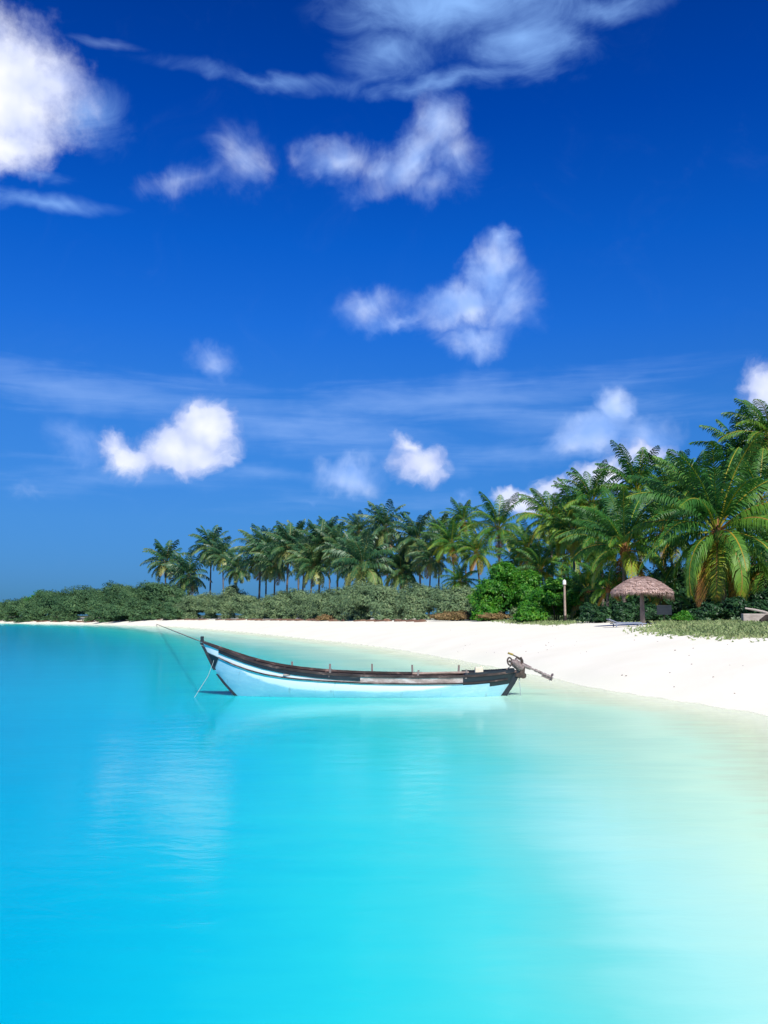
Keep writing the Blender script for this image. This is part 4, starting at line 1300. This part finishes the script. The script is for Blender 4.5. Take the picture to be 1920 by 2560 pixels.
cv = node(nt, 'ShaderNodeCombineXYZ'); L(az.outputs[0], cv.inputs[0]); L(el.outputs[0], cv.inputs[1])
PX = 1 / F


def nz(scale, detail, rough, vec, dist=0.0, stretch=None, out='Fac'):
    v = vec
    if stretch:
        mp_ = node(nt, 'ShaderNodeMapping'); mp_.inputs['Scale'].default_value = stretch; L(vec, mp_.inputs[0]); v = mp_.outputs[0]
    q = node(nt, 'ShaderNodeTexNoise', i_Scale=scale, i_Detail=detail, i_Roughness=rough, i_Distortion=dist); L(v, q.inputs['Vector'])
    return q.outputs[out]


def warp(vec, scale, amp, detail=4):
    c_ = nz(scale, detail, .6, vec, out='Color')
    s_ = node(nt, 'ShaderNodeVectorMath', operation='SUBTRACT'); L(c_, s_.inputs[0]); s_.inputs[1].default_value = (.5, .5, .5)
    k_ = node(nt, 'ShaderNodeVectorMath', operation='SCALE'); L(s_.outputs[0], k_.inputs[0]); k_.inputs['Scale'].default_value = amp
    a_ = node(nt, 'ShaderNodeVectorMath', operation='ADD'); L(vec, a_.inputs[0]); L(k_.outputs[0], a_.inputs[1])
    # keep z at zero
    m_ = node(nt, 'ShaderNodeVectorMath', operation='MULTIPLY'); L(a_.outputs[0], m_.inputs[0]); m_.inputs[1].default_value = (1, 1, 0)
    return m_.outputs[0]


vw = warp(cv.outputs[0], 12, .055)
vw = warp(vw, 45, .020, 5)
vc = warp(cv.outputs[0], 10, .04)
SC = 1.1573


def blob(vec, cx, cy, rx, ry, w, rot=0):
    u, v = azel(cx * SC, cy * SC)
    ke = 1 / F / (1 + ((1543 - cy * SC) / F) ** 2) if cy * SC < 1543 else 1 / F
    ka = 1 / F
    mp_ = node(nt, 'ShaderNodeMapping', vector_type='TEXTURE')
    mp_.inputs['Location'].default_value = (u, v, 0); mp_.inputs['Rotation'].default_value = (0, 0, R(rot))
    mp_.inputs['Scale'].default_value = (rx * SC * ka * 1.45, ry * SC * ke * 1.45, 1)
    L(vec, mp_.inputs[0])
    g_ = node(nt, 'ShaderNodeTexGradient', gradient_type='SPHERICAL'); L(mp_.outputs[0], g_.inputs[0])
    q = node(nt, 'ShaderNodeMath', operation='MULTIPLY'); q.inputs[1].default_value = w; L(g_.outputs['Fac'], q.inputs[0])
    return q.outputs[0]


def union(vec, blobs):
    acc = None
    for b__ in blobs:
        o_ = blob(vec, *b__)
        if acc is None: acc = o_
        else:
            q = node(nt, 'ShaderNodeMath', operation='SMOOTH_MAX'); q.inputs[2].default_value = .15; L(acc, q.inputs[0]); L(o_, q.inputs[1]); acc = q.outputs[0]
    return acc


def density(src, noise, namp, lo, hi):
    q = node(nt, 'ShaderNodeMath', operation='MULTIPLY_ADD'); q.inputs[1].default_value = namp; q.inputs[2].default_value = -namp / 2; L(noise, q.inputs[0])
    # noise only matters where there is cloud
    g4 = node(nt, 'ShaderNodeMath', operation='MULTIPLY', use_clamp=True); g4.inputs[1].default_value = 4.0; L(src, g4.inputs[0])
    gq = node(nt, 'ShaderNodeMath', operation='MULTIPLY'); L(q.outputs[0], gq.inputs[0]); L(g4.outputs[0], gq.inputs[1])
    a_ = node(nt, 'ShaderNodeMath', operation='ADD'); L(src, a_.inputs[0]); L(gq.outputs[0], a_.inputs[1])
    r_ = node(nt, 'ShaderNodeMapRange', interpolation_type='SMOOTHSTEP'); r_.inputs['From Min'].default_value = lo; r_.inputs['From Max'].default_value = hi
    L(a_.outputs[0], r_.inputs[0])
    return r_.outputs[0]


BRIGHT = [(10, 190, 150, 190, 1.3), (90, 190, 115, 130, 1.1), (10, 310, 110, 85, 1.2), (10, 90, 60, 90, .9),
          (438, 915, 66, 66, 1.35), (400, 970, 100, 68, 1.3), (290, 985, 78, 50, 1.0), (240, 955, 45, 45, .8), (450, 990, 70, 48, .9),
          (905, 1000, 72, 50, 1.0), (880, 962, 40, 30, .9), (1115, 1078, 62, 34, 1.2), (1290, 1032, 66, 34, 1.1), (1395, 988, 80, 26, 1.05), (1210, 1060, 60, 40, .9),
          (1655, 850, 60, 75, 1.0), (1620, 900, 50, 45, .8)]
MIDC = [(955, 280, 62, 85, .95, 10), (880, 355, 140, 58, .95, 26), (735, 345, 95, 60, .80), (1000, 350, 60, 80, .7), (930, 400, 130, 40, .5), (815, 362, 85, 48, .85), (900, 330, 80, 60, .8, 30),
        (1065, 580, 62, 80, 1.15, 0), (1000, 655, 125, 58, 1.15, 20), (1110, 650, 62, 90, .85), (800, 680, 75, 50, .75), (1030, 728, 95, 46, .9), (1085, 515, 30, 38, .9), (860, 705, 80, 28, .75),
        (1330, 885, 44, 54, 1.3), (1275, 940, 95, 50, 1.2), (1400, 955, 80, 50, .85), (750, 1032, 88, 44, 1.05), (520, 345, 72, 80, .66), (400, 400, 130, 42, .55, 20),
        (460, 765, 62, 42, .72), (165, 950, 60, 62, .5), (985, 1075, 28, 20, .6), (60, 1065, 40, 18, .35), (660, 1100, 40, 20, .4)]
THIN = [(1000, 20, 300, 95, 1.2), (830, 110, 120, 80, .9), (1130, 90, 170, 95, .95), (1320, 10, 120, 45, .9), (980, 180, 320, 28, .75, 3), (560, 168, 260, 26, .6, -2),
        (90, 430, 160, 26, .9), (190, 250, 90, 85, .8), (60, 370, 110, 20, .6)]
CIRRUS = [(1000, 860, 520, 60, .9, 4), (640, 920, 420, 75, .9, -8), (130, 830, 380, 60, .9, -3), (300, 1040, 500, 40, .6), (900, 1090, 600, 40, .5), (1250, 900, 350, 60, .7), (1080, 985, 240, 38, .8, 4), (560, 1030, 200, 30, .7), (240, 95, 90, 20, .6), (150, 1000, 200, 40, .5), (1350, 820, 200, 22, .6)]

n_big = nz(26, 9, .66, cv.outputs[0])
n_thin = nz(16, 7, .62, cv.outputs[0], dist=.8, stretch=(.8, 1.6, 1))
n_cir = nz(8, 6, .62, cv.outputs[0], dist=.5, stretch=(.8, 7, 1))
ua = union(vw, BRIGHT[:4]); uc = union(vw, BRIGHT[4:])
umx = node(nt, 'ShaderNodeMath', operation='MAXIMUM'); L(ua, umx.inputs[0]); L(uc, umx.inputs[1]); ub = umx.outputs[0]
n_cr = nz(42, 10, .62, vw)
d_b1 = density(ua, n_big, .85, .20, 1.0); d_b2 = density(uc, n_cr, .66, .22, .78)
dmx = node(nt, 'ShaderNodeMath', operation='MAXIMUM'); L(d_b1, dmx.inputs[0]); L(d_b2, dmx.inputs[1]); d_b = dmx.outputs[0]
n_mid = nz(13, 10, .64, cv.outputs[0], dist=1.0)
d_m = density(union(vw, MIDC), n_mid, .80, .10, 1.12)
d_t = density(union(vc, THIN), n_thin, 1.0, .12, 1.35)
d_c = density(union(vc, CIRRUS), n_cir, 1.0, .18, 1.15)


def over(base, dens, op, colr):
    q = node(nt, 'ShaderNodeMath', operation='MULTIPLY'); q.inputs[1].default_value = op; L(dens, q.inputs[0])
    mx_ = node(nt, 'ShaderNodeMixRGB'); L(q.outputs[0], mx_.inputs[0]); L(base, mx_.inputs[1])
    if isinstance(colr, tuple): mx_.inputs[2].default_value = (*colr, 1)
    else: L(colr, mx_.inputs[2])
    return mx_.outputs[0]


CLOUD_K = 10.0   # background strength is 0.10
cc = ramp(nt, [(0.3, (.40, .48, .78)), (.55, (.62, .68, .90)), (.85, (.86, .88, .95))])
sft = node(nt, 'ShaderNodeVectorMath', operation='ADD'); L(cv.outputs[0], sft.inputs[0]); sft.inputs[1].default_value = (.010, .016, 0)
na_ = nz(15, 3, .5, cv.outputs[0]); nb_ = nz(15, 3, .5, sft.outputs[0])
df_ = node(nt, 'ShaderNodeMath', operation='SUBTRACT'); L(na_, df_.inputs[0]); L(nb_, df_.inputs[1])
dm_ = node(nt, 'ShaderNodeMath', operation='MULTIPLY_ADD'); dm_.inputs[1].default_value = 2.2; dm_.inputs[2].default_value = .50; L(df_.outputs[0], dm_.inputs[0])
n_sh = dm_.outputs[0]
sh = node(nt, 'ShaderNodeMath', operation='MULTIPLY_ADD'); sh.inputs[1].default_value = .38; L(ub, sh.inputs[0])
s3 = node(nt, 'ShaderNodeMath', operation='MULTIPLY_ADD'); s3.inputs[1].default_value = .55; s3.inputs[2].default_value = -.02; L(n_sh, s3.inputs[0]); L(s3.outputs[0], sh.inputs[2])
L(sh.outputs[0], cc.inputs[0])
ck = node(nt, 'ShaderNodeVectorMath', operation='SCALE'); ck.inputs['Scale'].default_value = CLOUD_K; L(cc.outputs[0], ck.inputs[0])
cur = over(base_sky, d_c, .42, (.34 * CLOUD_K, .52 * CLOUD_K, .90 * CLOUD_K))
cur = over(cur, d_t, .85, (.27 * CLOUD_K, .50 * CLOUD_K, .94 * CLOUD_K))
cm = ramp(nt, [(.2, (.26, .44, .88)), (.5, (.38, .54, .92)), (.9, (.62, .73, .97))]); L(n_sh, cm.inputs[0])
cmk = node(nt, 'ShaderNodeVectorMath', operation='SCALE'); cmk.inputs['Scale'].default_value = CLOUD_K; L(cm.outputs[0], cmk.inputs[0])
cur = over(cur, d_m, .88, cmk.outputs[0])
cur = over(cur, d_b, .95, ck.outputs[0])
L(cur, bg.inputs[0]); L(bg.outputs[0], wout.inputs[0])
world.cycles.sampling_method = 'MANUAL'; world.cycles.sample_map_resolution = 512

# ------------------------------------------------------------------ render settings
scene.view_settings.view_transform = 'Standard'
scene.view_settings.look = 'None'
scene.view_settings.exposure = 0.28
scene.view_settings.gamma = 1
scene.cycles.use_denoising = True
scene.cycles.max_bounces = 6
scene.cycles.transparent_max_bounces = 8
scene.cycles.caustics_reflective = False
scene.cycles.caustics_refractive = False
scene.render.film_transparent = False
